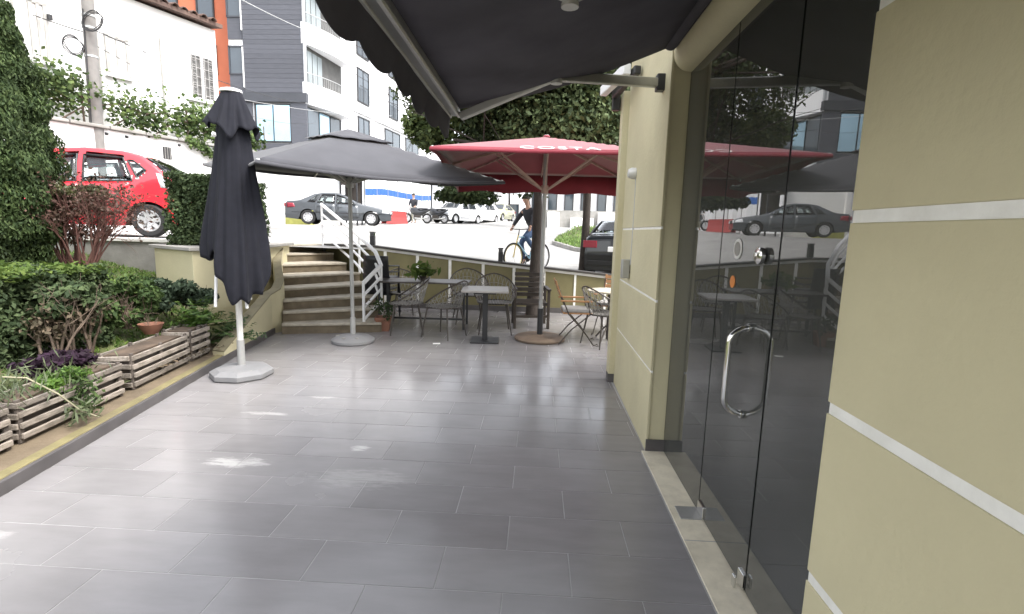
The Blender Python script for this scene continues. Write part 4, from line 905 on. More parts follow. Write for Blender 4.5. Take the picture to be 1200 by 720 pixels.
for i, (x, y, hh, lab) in enumerate(((3.5, 40, 7, 'dark green street tree beyond the grass verge beside the white wall'), (9, 42, 8, 'dark green street tree far right of the grass verge'), (-3, 52, 8, 'far dark street tree behind the parked white cars'), (3.0, 55, 9, 'far tall street tree in the gap behind the large dark tree'))):
    tree('street_tree', lab, (x, y, 1.9), hh*.7, (0, 0, hh*.75), (2.4, 2.2, hh*.36), .15, 4000, .24, M_leafd, k=40, sig=.26)

# ================================================================== VEHICLES
def resample(pl, step):
    pts = [Vector(p) for p in pl]; out = [pts[0]]
    for a, b in zip(pts, pts[1:]):
        k = max(1, int(round((b-a).length/step)))
        out += [a.lerp(b, (i+1)/k) for i in range(k)]
    return out
def make_car(name, label, cat, loc, rz, S, paint, detail=2, group=None):
    """x = length (front +x), profile S['top'] runs front to rear as (x,z)."""
    t = T(name, label, cat, loc, rz, group); W = S['W']; belt = S['belt']; sill = S['sill']; r = S['r']; ra = r+.055; wx_ = S['wheels']
    bx, bz = [p[0] for p in belt], [p[1] for p in belt]
    L0, L1 = S['top'][-1][0], S['top'][0][0]
    def bl(x): return float(np.interp(x, bx, bz))
    def plan(x): 
        u = (x-(L0+L1)/2)/((L1-L0)/2); return W/2*(1-.13*abs(u)**3.2-.02*u*u)
    def hw(x, z):
        wv = plan(x); b = bl(x)
        if z < .45: return wv-.07*((.45-z)/.3)**1.5
        if z <= b: return wv-.035*((z-.45)/(b-.45+1e-6))**2
        return wv-.035-S.get('tumble', .42)*(z-b)-.12*(z-b)**2
    def zbot(x):
        z = sill+.05*max(0, (abs(x-(L0+L1)/2)/((L1-L0)/2)-.8)/.2)
        for xw in wx_:
            if abs(x-xw) < ra: z = max(z, r+math.sqrt(ra*ra-(x-xw)**2)*.98)
        return z
    prof = resample(S['top'], .055); NS, rows = 12, []
    for p in prof:
        x, zt = p.x, p.y; zb = zbot(min(max(x, L0+.02), L1-.02)); zt = max(zt, zb+.03); rr = min(.075, (zt-zb)/2.2)
        side = []
        for k in range(NS): z = zb+(zt-rr-zb)*k/(NS-1); side.append((x, hw(x, z), z))
        y0 = hw(x, zt-rr)
        for a in (30, 60, 90): side.append((x, y0-rr*(1-math.cos(R(a))), zt-rr+rr*math.sin(R(a))))
        yr = y0-rr
        for f in (.66, .33): side.append((x, yr*f, zt+.022*(1-f*f)))
        rows.append(side+[(x, 0, zt+.022)]+[(x_, -y_, z_) for x_, y_, z_ in side[::-1]])
    nb_ = len(rows[0]); mb = MB(); mb.v = [q for row in rows for q in row]
    def inq(x, z, q):
        s = None
        for (xa, za), (xb, zb) in zip(q, q[1:]+q[:1]):
            c = (xb-xa)*(z-za)-(zb-za)*(x-xa)
            if s is None: s = c > 0
            elif (c > 0) != s: return False
        return True
    for i in range(len(rows)-1):
        for j in range(nb_-1):
            idx = (i*nb_+j, i*nb_+j+1, (i+1)*nb_+j+1, (i+1)*nb_+j)
            c = sum((Vector(mb.v[k]) for k in idx), Vector())/4
            if detail > 1:
                if abs(c.y) > .3 and any(inq(c.x, c.z, q) for q in S['side']): continue
                if any(xa < c.x < xb and c.z > bl(c.x)+.0 and abs(c.y) < hw(c.x, c.z)-.10 for xa, xb in S['screens']): continue
            mb.f.append(idx); mb.m.append(0)
        mb.f.append((i*nb_, (i+1)*nb_, (i+1)*nb_+nb_-1, i*nb_+nb_-1)); mb.m.append(1)
    mb.f += [tuple(range(nb_)), tuple(range((len(rows)-1)*nb_, len(rows)*nb_))]; mb.m += [0, 0]
    body = mb.build('body', [paint, M_under], t, smooth=True, ang=50)
    GL = M_glass_car if detail > 1 else M_glass_cardark
    def patch(nm, q, s, off, m, par, nu=8, nv=5, ring=None):
        (A, Bq, Cq, D) = [Vector(v) for v in q]; G = []
        for a in np.linspace(0, 1, nv):
            G.append([(p.x, s*(hw(p.x, p.y)+off), p.y) for p in [A.lerp(Bq, b).lerp(D.lerp(Cq, b), a) for b in np.linspace(0, 1, nu)]])
        if ring:
            pts = G[0]+[g[-1] for g in G[1:]]+G[-1][::-1][1:]+[g[0] for g in G[::-1][1:-1]]
            return MB().tube(pts, ring, 4, closed=True).build(nm, m, par)
        return MB().grid(G).build(nm, m, par, smooth=True, solid=.006)
    def ztop(x):
        xs_ = [p.x for p in prof][::-1]; zs_ = [p.y for p in prof][::-1]; return float(np.interp(x, xs_, zs_))
    for s in (-1, 1):
        for q in S['side']:
            w_ = patch('side_window', q, s, .004, GL, t); 
            if detail: patch('window_seal', q, s, .006, M_black, w_, ring=.016)
        if detail:
            for q in S.get('doors', []):
                d_ = patch('door', q, s, .006, paint, t)
                hx, hz = q[0][0]*.82+q[1][0]*.18, q[2][1]*.8+q[1][1]*.2
                MB().bar((hx-.08, s*(hw(hx, hz)+.03), hz), (hx+.08, s*(hw(hx, hz)+.03), hz), .025, .03).build('handle', S.get('handle', paint), d_, bev=.008)
            for (q, m) in S.get('lamps', []): patch('lamp', q, s, .008, m, t, 5, 4)
            if 'mould' in S:
                q = S['mould']; MB().tube([(x, s*(hw(x, q[2])+.004), q[2]) for x in np.linspace(q[0], q[1], 14)], .012, 4).build('side_moulding', S['mouldm'], t)
            mx_, mz_ = S['mirror']; MB().lathe([(.005, -.09), (.06, -.07), (.075, 0), (.06, .07), (.005, .09)], 12, (mx_, s*(hw(mx_, mz_)+.10), mz_), M=Matrix.Rotation(R(90), 4, 'X'), sx=.7).build('wing_mirror', S.get('handle', paint), t, smooth=True)
    for xa, xb in S['screens']:
        G = []
        for x in np.linspace(xa, xb, 8):
            z = ztop(x); wv = max(.2, hw(x, z)-.10); G.append([(x, wv*v, z+.022*(1-v*v)*.98+.006) for v in np.linspace(-1, 1, 9)])
        MB().grid(G).build('windscreen' if xa > (L0+L1)/2 else 'rear_window', GL, t, smooth=True, solid=.006)
    if detail > 1:
        MB().box(((L0+L1)/2, 0, sill+.12), ((L1-L0)*.7, W*.8, .05)).build('cabin_floor', M_seat, t)
        for x in S.get('seats', []):
            for s in (-1, 1):
                se = MB(); se.box((x+.1, s*.36, .55), (.5, .48, .22)); se.bar((x-.12, s*.36, .55), (x-.26, s*.36, bl(x)+.10), .46, .14, up=(1, 0, 0)); o = se.build('seat', M_seat, t, bev=.05)
                MB().box((x-.28, s*.36, bl(x)+.26), (.10, .26, .19)).build('headrest', M_seat, o, bev=.04)
        MB().box((S['screens'][0][0]+.12 if S['screens'][0][0] > 0 else S['screens'][-1][0]+.15, 0, bl(0)-.06), (.5, W*.78, .12)).build('dashboard', M_seat, t)
    # number plates and lamps on the ends
    for (x, z, y0, y1, hh, m, nm) in S.get('ends', []): MB().box((x, (y0+y1)/2, z), (.05, abs(y1-y0), hh)).build(nm, m, t, bev=.01)
    for xw in wx_:
        for s in (-1, 1):
            yy = s*(plan(xw)-.095); MX = Matrix.Rotation(R(-90*s), 4, 'X'); w_o = T('wheel_hub', None, None); bpy.data.objects.remove(w_o)
            wh = MB().lathe([(r*.62, -.09), (r*.9, -.095), (r, -.06), (r, .06), (r*.9, .095), (r*.64, .085), (r*.62, .04)], 28, (xw, yy, r), M=MX).build('wheel', M_tyre, t, smooth=True)
            rb = MB(); rb.lathe([(r*.56, .02), (r*.66, .085), (r*.60, .088), (r*.53, .04)], 28, (xw, yy, r), M=MX)
            rb.lathe([(.002, .06), (.05, .065), (.07, .03), (.07, 0), (.002, 0)], 14, (xw, yy, r), M=MX); ns = S.get('spokes', 6)
            for k in range(ns):
                a = 2*math.pi*k/ns+.3; c, s_ = math.cos(a), math.sin(a); rb.bar((xw+.05*c, yy+s*.055, r+.05*s_), (xw+r*.6*c, yy+s*.062, r+r*.6*s_), .075, .022, up=(0, 1, 0))
            rb.build('rim', M_rim, wh); MB().lathe([(.002, .0), (r*.58, .0), (r*.58, -.02), (.002, -.02)], 20, (xw, yy, r), M=MX).build('brake_disc', M_under, wh)
    return t
mpv = dict(W=1.72, sill=.20, r=.295, wheels=(1.18, -1.24), tumble=.30,
    top=[(1.80, .42), (1.80, .60), (1.74, .80), (1.52, .93), (1.10, 1.06), (.62, 1.42), (.35, 1.52), (-.2, 1.575), (-.8, 1.54), (-1.12, 1.46), (-1.34, 1.31), (-1.62, 1.03), (-1.76, .88), (-1.80, .62), (-1.78, .40)],
    belt=[(-1.8, 1.04), (-.9, .96), (1.0, .90), (1.8, .86)],
    side=[[(-.16, .96), (.86, .93), (.50, 1.36), (-.12, 1.44)], [(-1.02, 1.0), (-.26, .965), (-.23, 1.44), (-.84, 1.41)], [(-1.22, 1.20), (-1.09, 1.06), (-.92, 1.37), (-1.0, 1.37)]],
    doors=[[(-.18, .34), (.80, .34), (.84, .91), (-.2, .945)], [(-.82, .62), (-.22, .34), (-.24, .95), (-1.0, .98)]], screens=[(.62, 1.08), (-1.62, -1.16)], seats=(), mirror=(.72, 1.0), handle=M_carred, mould=(-.9, .85, .55), mouldm=M_carred,
    lamps=[([(-1.70, .88), (-1.46, .90), (-1.38, 1.16), (-1.45, 1.14)], M_lamp), ([(1.4, .68), (1.74, .66), (1.72, .8), (1.45, .86)], M_lamp)],
    ends=[(-1.79, .75, -.26, .26, .11, M_framew, 'number_plate'), (-1.80, .46, -.7, .7, .14, M_under, 'bumper_strip')], spokes=7)
make_car('parked_car', 'bright red compact car parked side on behind the garden', 'car', (-8.50, 9.44, 1.27), R(195), mpv, M_carred)
sedan = dict(W=1.80, sill=.21, r=.31, wheels=(1.38, -1.32), tumble=.50,
    top=[(2.26, .40), (2.26, .58), (2.18, .68), (1.9, .78), (1.05, .93), (.88, .96), (.15, 1.36), (-.15, 1.42), (-.7, 1.41), (-1.05, 1.34), (-1.62, 1.06), (-1.75, 1.03), (-2.2, .99), (-2.26, .93), (-2.28, .62), (-2.25, .38)],
    belt=[(-2.3, .98), (-1.5, .95), (.9, .90), (2.3, .68)],
    side=[[(-.10, .94), (.72, .92), (.18, 1.26), (-.10, 1.34)], [(-.92, .96), (-.18, .94), (-.18, 1.34), (-.72, 1.33)], [(-1.32, .985), (-1.0, .965), (-.82, 1.31), (-.95, 1.27)]],
    doors=[[(-.12, .32), (.85, .32), (.83, .885), (-.13, .92)], [(-1.0, .55), (-.16, .32), (-.17, .92), (-1.0, .935)]], screens=[(.16, .86), (-1.60, -1.06)], seats=(.2, -.75), mirror=(.66, .98), mould=(-2.0, 2.0, .52), mouldm=M_under,
    lamps=[([(-2.20, .70), (-1.85, .74), (-1.9, .90), (-2.20, .92)], M_redlamp), ([(1.85, .58), (2.2, .56), (2.16, .66), (1.9, .72)], M_lamp)],
    ends=[(-2.275, .82, .50, .80, .15, M_redlamp, 'tail_lamp'), (-2.275, .82, -.80, -.50, .15, M_redlamp, 'tail_lamp'), (-2.28, .42, -.7, .7, .10, M_under, 'bumper_strip'), (-2.29, .72, -.26, .26, .11, M_framew, 'number_plate'), (2.25, .6, .45, .82, .13, M_lamp, 'head_lamp'), (2.25, .6, -.82, -.45, .13, M_lamp, 'head_lamp'), (2.26, .58, -.3, .3, .12, M_under, 'grille')], spokes=8)
make_car('parked_car', 'dark grey saloon car parked across the road behind the stair railing', 'car', (-9.1, 23.3, 1.63), R(14), dict(sedan, handle=M_cardark), M_cardark)
make_car('parked_car', 'black car seen from its rear corner behind the terrace wall, close to the pillar', 'car', (2.36, 13.1, .50), R(75), dict(sedan, handle=M_carblack), M_carblack)
hatch = dict(mpv, handle=M_carwhite, mouldm=M_under, top=[(1.95, .40), (1.95, .60), (1.88, .74), (1.4, .88), (1.0, .96), (.45, 1.34), (.1, 1.44), (-.6, 1.45), (-1.2, 1.38), (-1.65, 1.12), (-1.9, .95), (-1.95, .62), (-1.93, .38)], wheels=(1.25, -1.25), screens=[(.46, .98), (-1.6, -1.25)],
    side=[[(-.1, .95), (.72, .93), (.36, 1.25), (-.1, 1.33)], [(-1.0, .98), (-.18, .95), (-.18, 1.34), (-.9, 1.30)]],
    lamps=[([(1.5, .66), (1.88, .64), (1.85, .74), (1.55, .82)], M_lamp)], ends=[(1.94, .62, .42, .78, .14, M_lamp, 'head_lamp'), (1.94, .62, -.78, -.42, .14, M_lamp, 'head_lamp'), (1.95, .52, -.5, .5, .12, M_under, 'grille'), (1.96, .38, -.26, .26, .11, M_framew, 'number_plate')])
make_car('parked_car', 'white hatchback facing the viewer, nearest of the parked white cars', 'car', (-5.35, 33.8, 1.95), R(-118), hatch, M_carwhite, 1)
make_car('parked_car', 'white car behind the nearest white hatchback in the parked row', 'car', (-4.35, 37.6, 2.1), R(-112), dict(hatch), M_carwhite, 1)
make_car('parked_car', 'pale yellowish car farthest along the parked row under the tree', 'car', (-3.3, 42.5, 2.33), R(-105), dict(sedan, handle=M_carpale), M_carpale, 1)

def skinned(name, chains, m, parent, sub=2):
    """chains: list of [(x,y,z,r), ...]; first chain roots the body, later ones start at an index of an earlier vertex given as int"""
    vs, es, rs = [], [], []
    for ch in chains:
        prev = None
        for q in ch:
            if isinstance(q, int): prev = q; continue
            vs.append(q[:3]); rs.append(q[3]); i = len(vs)-1
            if prev is not None: es.append((prev, i))
            prev = i
    me = bpy.data.meshes.new(name); me.from_pydata(vs, es, []); me.materials.append(m)
    o = bpy.data.objects.new(name, me); C.objects.link(o); sk = o.modifiers.new('skin', 'SKIN'); sk.use_smooth_shade = True
    if not me.skin_vertices: 
        bm = bmesh.new(); bm.from_mesh(me); bm.verts.layers.skin.verify(); bm.to_mesh(me); bm.free()
    for i, r in enumerate(rs): me.skin_vertices[0].data[i].radius = (r, r)
    me.skin_vertices[0].data[0].use_root = True
    ss = o.modifiers.new('sub', 'SUBSURF'); ss.levels = sub; ss.render_levels = sub
    dg = bpy.context.evaluated_depsgraph_get(); m2 = bpy.data.meshes.new_from_object(o.evaluated_get(dg)); bpy.data.objects.remove(o)
    m2.polygons.foreach_set('use_smooth', [True]*len(m2.polygons)); m2.name = name
    return link(name, m2, parent)
def figure(t, hip, chest, neck, head, legs, arms, top_m, leg_m, face=(1, 0, 0)):
    """one continuous body plus clothing as slightly larger skins"""
    H, Cq, Nq, Hd = map(Vector, (hip, chest, neck, head)); mid = H.lerp(Cq, .5)
    f = Vector(face).normalized(); sd = Vector((-f.y, f.x, 0))
    body = [[(*H, .09), (*mid, .085), (*Cq, .095), (*Nq, .05), (*(Nq.lerp(Hd, .5)), .06), (*Hd, .095), (*(Hd+Vector((0, 0, .07))), .075)]]
    n0 = 7
    for (k, a, toe) in legs: body.append([0, (*k[0], .085), (*k[1], .06), (*a, .042), (*toe, .035)])
    for (s, e, h_) in arms: body.append([2, (*s, .055), (*e, .042), (*h_, .030)])
    skinned('body', body, M_skin, t)
    top = [[(*H, .15), (*mid, .15), (*Cq, .17), (*(Cq.lerp(Nq, .8)), .085)]]
    for (s, e, h_) in arms: top.append([2, (*s, .07), (*e, .055), (*Vector(e).lerp(Vector(h_), .85), .042)])
    skinned('jacket', top, top_m, t)
    tr = [[(*(H+Vector((0, 0, .04))), .145)]]
    for (k, a, toe) in legs: tr.append([0, (*k[0], .098), (*k[1], .072), (*Vector(k[1]).lerp(Vector(a), .93), .055)])
    skinned('trousers', tr, leg_m, t)
    for (k, a, toe) in legs: skinned('shoe', [[(*a, .048), (*(Vector(a).lerp(Vector(toe), .6)+Vector((0, 0, -.02))), .046), (*toe, .032)]], M_black, t, 1)
    for (s, e, h_) in arms:
        d = (Vector(h_)-Vector(e)).normalized(); hv = Vector(h_); dn = Vector((0, 0, -1))
        for q in range(4):
            o_ = sd*(q-1.5)*.019; skinned('finger', [[(*(hv+o_), .009), (*(hv+o_+d*.055), .0085), (*(hv+o_+d*.07+dn*.03), .008), (*(hv+o_+d*.045+dn*.05), .007)]], M_skin, t, 1)
        skinned('thumb', [[(*(hv+sd*.03), .010), (*(hv+sd*.045+d*.03+dn*.02), .009), (*(hv+sd*.03+d*.05+dn*.035), .008)]], M_skin, t, 1)
    hm = MB(); c = Hd+Vector((0, 0, .06)); G = []
    for i in range(7):
        a = i/6*math.pi*.58; G.append([tuple(c - f*.012 + Vector((math.sin(a)*math.cos(b)*.108, math.sin(a)*math.sin(b)*.10, math.cos(a)*.115-.02))) for b in np.linspace(0, 2*math.pi, 17)[:-1]])
    MB().grid(G, wrap=True).build('hair', M_hair, t, smooth=True)
    fm = Hd+f*.10
    MB().lathe([(.002, .02), (.012, 0), (.002, -.02)], 8, tuple(fm+Vector((0, 0, -.0)))).build('nose', M_skin, t, smooth=True)
    for s in (-1, 1):
        MB().lathe([(.001, .009), (.009, 0), (.001, -.009)], 8, tuple(Hd+f*.092+sd*s*.035+Vector((0, 0, .03)))).build('eye', M_black, t, smooth=True)
        MB().lathe([(.004, .03), (.014, 0), (.004, -.03)], 8, tuple(Hd+sd*s*.098)).build('ear', M_skin, t, smooth=True)
    MB().box(tuple(Hd+f*.092+Vector((0, 0, -.045))), (.02, .045, .010), math.atan2(f.y, f.x)).build('mouth', mat('lips', (.35, .12, .1), .5), t)

def bicycle(label, loc, rz):
    t = T('bicycle', label, 'bicycle', loc, rz); r = .33
    for x, nm in ((.52, 0), (-.52, 1)):
        w_ = MB().tube([(x+r*math.cos(a), 0, r+r*math.sin(a)) for a in np.linspace(0, 2*math.pi, 37)[:-1]], .022, 8, closed=True).build('wheel', M_tyre, t, smooth=True)
        m = MB().tube([(x+(r-.03)*math.cos(a), 0, r+(r-.03)*math.sin(a)) for a in np.linspace(0, 2*math.pi, 37)[:-1]], .010, 6, closed=True)
        m.build('rim', mat('yellow_rim', (.5, .42, .2), .4, .05) if nm == 0 else M_rim, w_, smooth=True); m = MB()
        for k in range(14): a = k*2*math.pi/14; m.tube([(x, .03*(-1)**k, r), (x+(r-.03)*math.cos(a), 0, r+(r-.03)*math.sin(a))], .0022, 3)
        m.build('spoke', M_rim, w_)
    f = MB(); A, Bq, S_, Hd = (-.52, 0, r), (-.07, 0, .29), (-.22, 0, .80), (.36, 0, .82)
    for p, q, d in ((Bq, S_, .017), (Bq, (.40, 0, .70), .019), (S_, Hd, .016), (A, S_, .011), (A, Bq, .012)): f.tube([p, q], d, 8)
    f.build('frame', M_bikeblue, t, smooth=True)
    MB().tube([(.52, .0, r), (.455, 0, .58), (.36, 0, .86)], .015, 8).build('fork', mat('yellow_fork', (.5, .38, .1), .4, .05), t, smooth=True)
    MB().tube([(.36, 0, .84), (.33, 0, 1.0)], .013, 8).build('stem', M_black, t)
    MB().tube([(.28, -.31, 1.02), (.36, -.12, 1.0), (.34, 0, 1.0), (.36, .12, 1.0), (.28, .31, 1.02)], .012, 8).build('handlebar', M_black, t, smooth=True)
    MB().tube([S_, (-.25, 0, .93)], .013, 8).build('seat_post', M_rim, t); MB().lathe([(.01, -.03), (.075, -.02), (.08, .015), (.01, .03)], 12, (-.26, 0, .95), sx=1.6).build('saddle', M_black, t, smooth=True)
    c = MB(); c.lathe([(.02, -.006), (.09, -.006), (.09, .006), (.02, .006)], 18, (-.07, -.05, .29), M=Matrix.Rotation(R(90), 4, 'X')); c.bar((-.07, -.07, .29), (-.0, -.07, .13), .02, .02); c.bar((-.07, .07, .29), (-.14, .07, .45), .02, .02)
    cr_ = c.build('crank', M_black, t); MB().box((0, -.12, .125), (.09, .09, .02)).box((-.14, .12, .455), (.09, .09, .02)).build('pedal', M_black, cr_)
    return t
BL, BZ = (-.23, 12.6, .60), R(180+50)
bicycle('pale blue bicycle ridden past the wall behind the tree trunk', BL, BZ)
t = T('person', 'person in dark jacket and blue jeans riding the pale blue bicycle', 'person', BL, BZ)
figure(t, (-.25, 0, 1.02), (-.02, 0, 1.42), (.06, 0, 1.58), (.12, 0, 1.72),
    [(((-.20, -.09, .98), (.14, -.11, .68)), (-.02, -.12, .22), (.12, -.12, .15)), (((-.20, .09, .98), (.20, .11, .82)), (-.10, .12, .52), (.02, .12, .47))],
    [((.0, -.20, 1.43), (.16, -.27, 1.20), (.27, -.29, 1.05)), ((.0, .20, 1.43), (.16, .27, 1.20), (.27, .29, 1.05))], M_jacket, M_jean)

def motorcycle(label, loc, rz):
    t = T('motorcycle', label, 'motorcycle', loc, rz); r = .30
    for x in (.66, -.62):
        w_ = MB().tube([(x+(r-.05)*math.cos(a), 0, r+(r-.05)*math.sin(a)) for a in np.linspace(0, 2*math.pi, 25)[:-1]], .055, 8, closed=True).build('wheel', M_tyre, t, smooth=True)
        m = MB().lathe([(.002, -.03), (.2, -.02), (.21, 0), (.2, .02), (.002, .03)], 16, (x, 0, r), M=Matrix.Rotation(R(90), 4, 'X')); m.build('rim', M_rim, w_)
    G = []
    for x, w_, z0, z1 in ((.42, .06, .62, .88), (.25, .14, .5, .95), (0, .16, .42, .92), (-.2, .15, .42, .80), (-.55, .13, .62, .82), (-.85, .06, .78, .88)):
        G.append([(x, w_*math.cos(a), (z0+z1)/2+(z1-z0)/2*math.sin(a)) for a in np.linspace(0, 2*math.pi, 13)[:-1]])
    MB().grid(G, wrap=True).build('body', M_carblack, t, smooth=True)
    MB().box((.0, 0, .36), (.42, .26, .28)).build('engine', M_brownmetal, t, bev=.04); MB().box((-.38, 0, .86), (.6, .26, .09)).build('saddle', M_blackpl, t, bev=.04)
    for s in (-1, 1): MB().tube([(.66, s*.08, r), (.42, s*.08, .95)], .022, 8).build('fork', M_steel, t)
    MB().tube([(.22, -.36, 1.04), (.40, -.12, 1.0), (.40, .12, 1.0), (.22, .36, 1.04)], .014, 6).build('handlebar', M_black, t); MB().lathe([(.01, -.05), (.09, -.03), (.1, .03), (.02, .05)], 14, (.52, 0, .9), M=RY).build('head_lamp', M_lamp, t, smooth=True)
    MB().tube([(.1, .15, .3), (-.4, .17, .28), (-.8, .17, .36)], .04, 8).build('exhaust', M_steel, t, smooth=True)
    for x, nm in ((.66, 'front_mudguard'), (-.62, 'rear_mudguard')):
        MB().grid([[(x+(r+.04)*math.cos(a), y, r+(r+.04)*math.sin(a)) for y in (-.07, .07)] for a in np.linspace(.4, 2.6, 9)]).build(nm, M_carblack, t, smooth=True, solid=.006)
    return t
motorcycle('black motorcycle parked left of the white cars with a rider standing at it', (-7.2, 30.2, 1.87), R(170))
motorcycle('second dark motorcycle close in front of the white hatchback', (-6.35, 31.5, 1.90), R(160))
t = T('person', 'person in dark top and pale trousers standing at the motorcycle', 'person', (-7.55, 30.75, 1.88), R(-100))
figure(t, (0, 0, .93), (0.02, 0, 1.32), (.02, 0, 1.5), (.04, 0, 1.64),
    [(((0, -.1, .88), (.03, -.1, .50)), (0, -.1, .09), (.14, -.11, .04)), (((0, .1, .88), (.02, .1, .50)), (-.02, .1, .09), (.12, .11, .04))],
    [((.02, -.2, 1.36), (.08, -.25, 1.1), (.28, -.2, 1.0)), ((.02, .2, 1.36), (.08, .25, 1.1), (.28, .2, 1.0))], M_jacket, mat('pale_trousers', (.4, .38, .3), .9))

# ================================================================== HOUSES AND STREET FURNITURE BEYOND
hd = Vector((.4046, .9145, 0)); hn = Vector((.9145, -.4046, 0)); HC = Vector((-9.42, 15, 0))
def hp_(t_, off=0, z=0): v = HC+hd*t_+hn*off; return (v.x, v.y, z)
rzH = math.atan2(hd.y, hd.x)
# old white house
t = T('white_house', 'old white plastered house with clay tile eaves behind the red car', 'house')
MB().prism([hp_(-14), hp_(0), hp_(0, -7), hp_(-14, -7)], 1.2, [7.02, 7.02, 7.02, 7.02]).build('wall', M_white, t, bev=.02)
MB().prism([hp_(-14.2, .28), hp_(.04, .28), hp_(.04, -7.2), hp_(-14.2, -7.2)], [7.04, 7.04, 8.0, 8.0], [7.14, 7.14, 8.1, 8.1]).build('roof', M_tile_roof, t)
tl = None
for k in range(55):
    u = -13.9+.2525*k
    mb = MB(); p0, p1 = Vector(hp_(u, .34+random.uniform(-.03, .03), 7.13)), Vector(hp_(u, -3.4, 7.61)); up = Vector((0, 0, 1))
    G = []
    for q, rr in ((p0, .085), (p0.lerp(p1, .5), .085), (p1, .085)): G.append([tuple(q+hd*rr*math.cos(a)+up*rr*math.sin(a)*.9) for a in np.linspace(0, math.pi, 6)])
    o = mb.grid(G).build('roof_tile', M_tile_roof, t, smooth=True, solid=.02)
def hwin(label, t0, t1, z0, z1, fm, gm, bars=0, rows=0):
    c = hp_((t0+t1)/2, .02, (z0+z1)/2); W_, H_ = t1-t0, z1-z0
    f = MB()
    for (dx, dz, a, b) in ((0, H_/2, W_+.08, .07), (0, -H_/2, W_+.08, .07), (-W_/2, 0, .07, H_), (W_/2, 0, .07, H_), (0, 0, .06, H_)):
        f.box(Vector(c)+hd*dx+Vector((0, 0, dz)), (a, .08, b), rzH)
    f = f.build('window', fm, t); MB().box(Vector(c)-hn*.01, (W_, .03, H_), rzH).build('pane', gm, f)
    MB().box(Vector(c)+hn*.05+Vector((0, 0, -H_/2-.06)), (W_+.16, .14, .05), rzH).build('sill', M_white, f)
    if bars:
        g = MB()
        for i in range(bars): x = -W_/2+W_*(i+.5)/bars; g.tube([Vector(c)+hd*x+hn*.05+Vector((.0, 0, -H_/2)), Vector(c)+hd*x+hn*.05+Vector((0, 0, H_/2))], .009, 4)
        for i in range(rows):
            z = -H_/2+H_*(i+.5)/rows; g.tube([Vector(c)+hd*(-W_/2)+hn*.05+Vector((0, 0, z)), Vector(c)+hd*(W_/2)+hn*.05+Vector((0, 0, z))], .009, 4)
            for j in range(3): g.tube([tuple(Vector(c)+hd*(-W_/2+W_*(j+.5)/3+.07*math.cos(a))+hn*.05+Vector((0, 0, z+.07*math.sin(a)))) for a in np.linspace(0, 6.28, 9)], .007, 3)
        g.build('grille', mat('grey_grille', (.35, .34, .33), .6), f)
M_oldpane = mat('greyish_old_pane', (.10, .095, .09), .3, .25, 9)
hwin('', -.84, -.14, 5.0, 6.18, M_framew, M_oldpane, 6, 5)
M_greyfr = mat('weathered_grey_frame', (.34, .33, .31), .7, .1); hwin('', -2.80, -2.36, 5.10, 5.97, M_greyfr, M_white); hwin('', -4.20, -3.95, 5.0, 6.2, M_greyfr, M_white)
for u in (-1.58, -3.0, -4.5): MB().tube([hp_(u, .05, 6.3), hp_(u+.02, .05, 4.2)], .022, 6).build('downpipe', M_conc, t)
# garden wall in front with coping and barred opening
t = T('old_garden_wall', 'tall white garden wall with weathered coping and a small barred opening under the vine', 'wall')
MB().prism([hp_(-14, .9), hp_(.45, .9), hp_(.45, .55), hp_(-14, .55)], 1.1, 3.62).build('wall_body', M_white, t, bev=.02)
for k in range(19):
    u = -13.9+.755*k; MB().prism([hp_(u, 1.0), hp_(u+.74, 1.0), hp_(u+.74, .5), hp_(u, .5)], 3.625, 3.70+random.uniform(-.015, .02)).build('coping_stone', M_conc, t, bev=.015)
MB().box(hp_(-2.08, .905, 3.28), (.20, .03, .30), rzH).build('opening', M_frame, t)
op = MB()
for q in (-.06, 0, .06): op.tube([Vector(hp_(-2.08+q, .93, 3.13)), Vector(hp_(-2.08+q, .93, 3.43))], .008, 4)
op.build('bar', M_conc, t)
for q in (-3.36, -2.95, -1.75): MB().lathe([(.002, .0), (.03, 0), (.03, .05), (.002, .05)], 10, hp_(q, .9, 3.52), M=Matrix.Rotation(R(90), 4, 'X')).build('drain_stub', M_black, t)
# vine along the top of the wall
t = T('grape_vine', 'long grape vine trained along the top of the white garden wall', 'vine')
P = []; N = []
for _ in range(10500):
    u = rng.uniform(-7.5, .7); dens = .55+.45*math.sin(2.7*u+1)*math.sin(1.3*u)
    if rng.random() > dens+.1: continue
    zc = 4.22-.10*math.sin(1.9*u)-.05*(u+3); z = zc+rng.normal()*.24; P.append(hp_(u, .70+rng.normal()*.22, max(z, 3.6))); N.append((hn.x, hn.y, .6))
for _ in range(420):
    u = rng.uniform(-1.6, -.3); s = (u+1.6)/1.3; P.append(hp_(u+rng.normal()*.06, 1.05+rng.normal()*.05, 3.65-.75*s**1.5+rng.normal()*.07)); N.append((hn.x, hn.y, .4))
leaves('foliage', P, N, .085, M_vine, t, aspect=1.1, spread=.8)
sm = MB()
for k in range(7):
    u = -7+.95*k; sm.tube([hp_(u, .75, 3.7), hp_(u+.5, .7, 4.1), hp_(u+1.3, .7, 4.3), hp_(u+2, .65, 4.1)], .018, 5)
sm.build('stem', M_twig, t)
for k in range(4): MB().tube([hp_(-6+2.3*k, .7, 3.7), hp_(-6+2.3*k, .7, 4.5)], .02, 6).build('support_post', M_twig, t)
MB().tube([hp_(-7, .7, 4.45), hp_(.6, .7, 4.4)], .008, 4).build('support_wire', M_cablew, t)
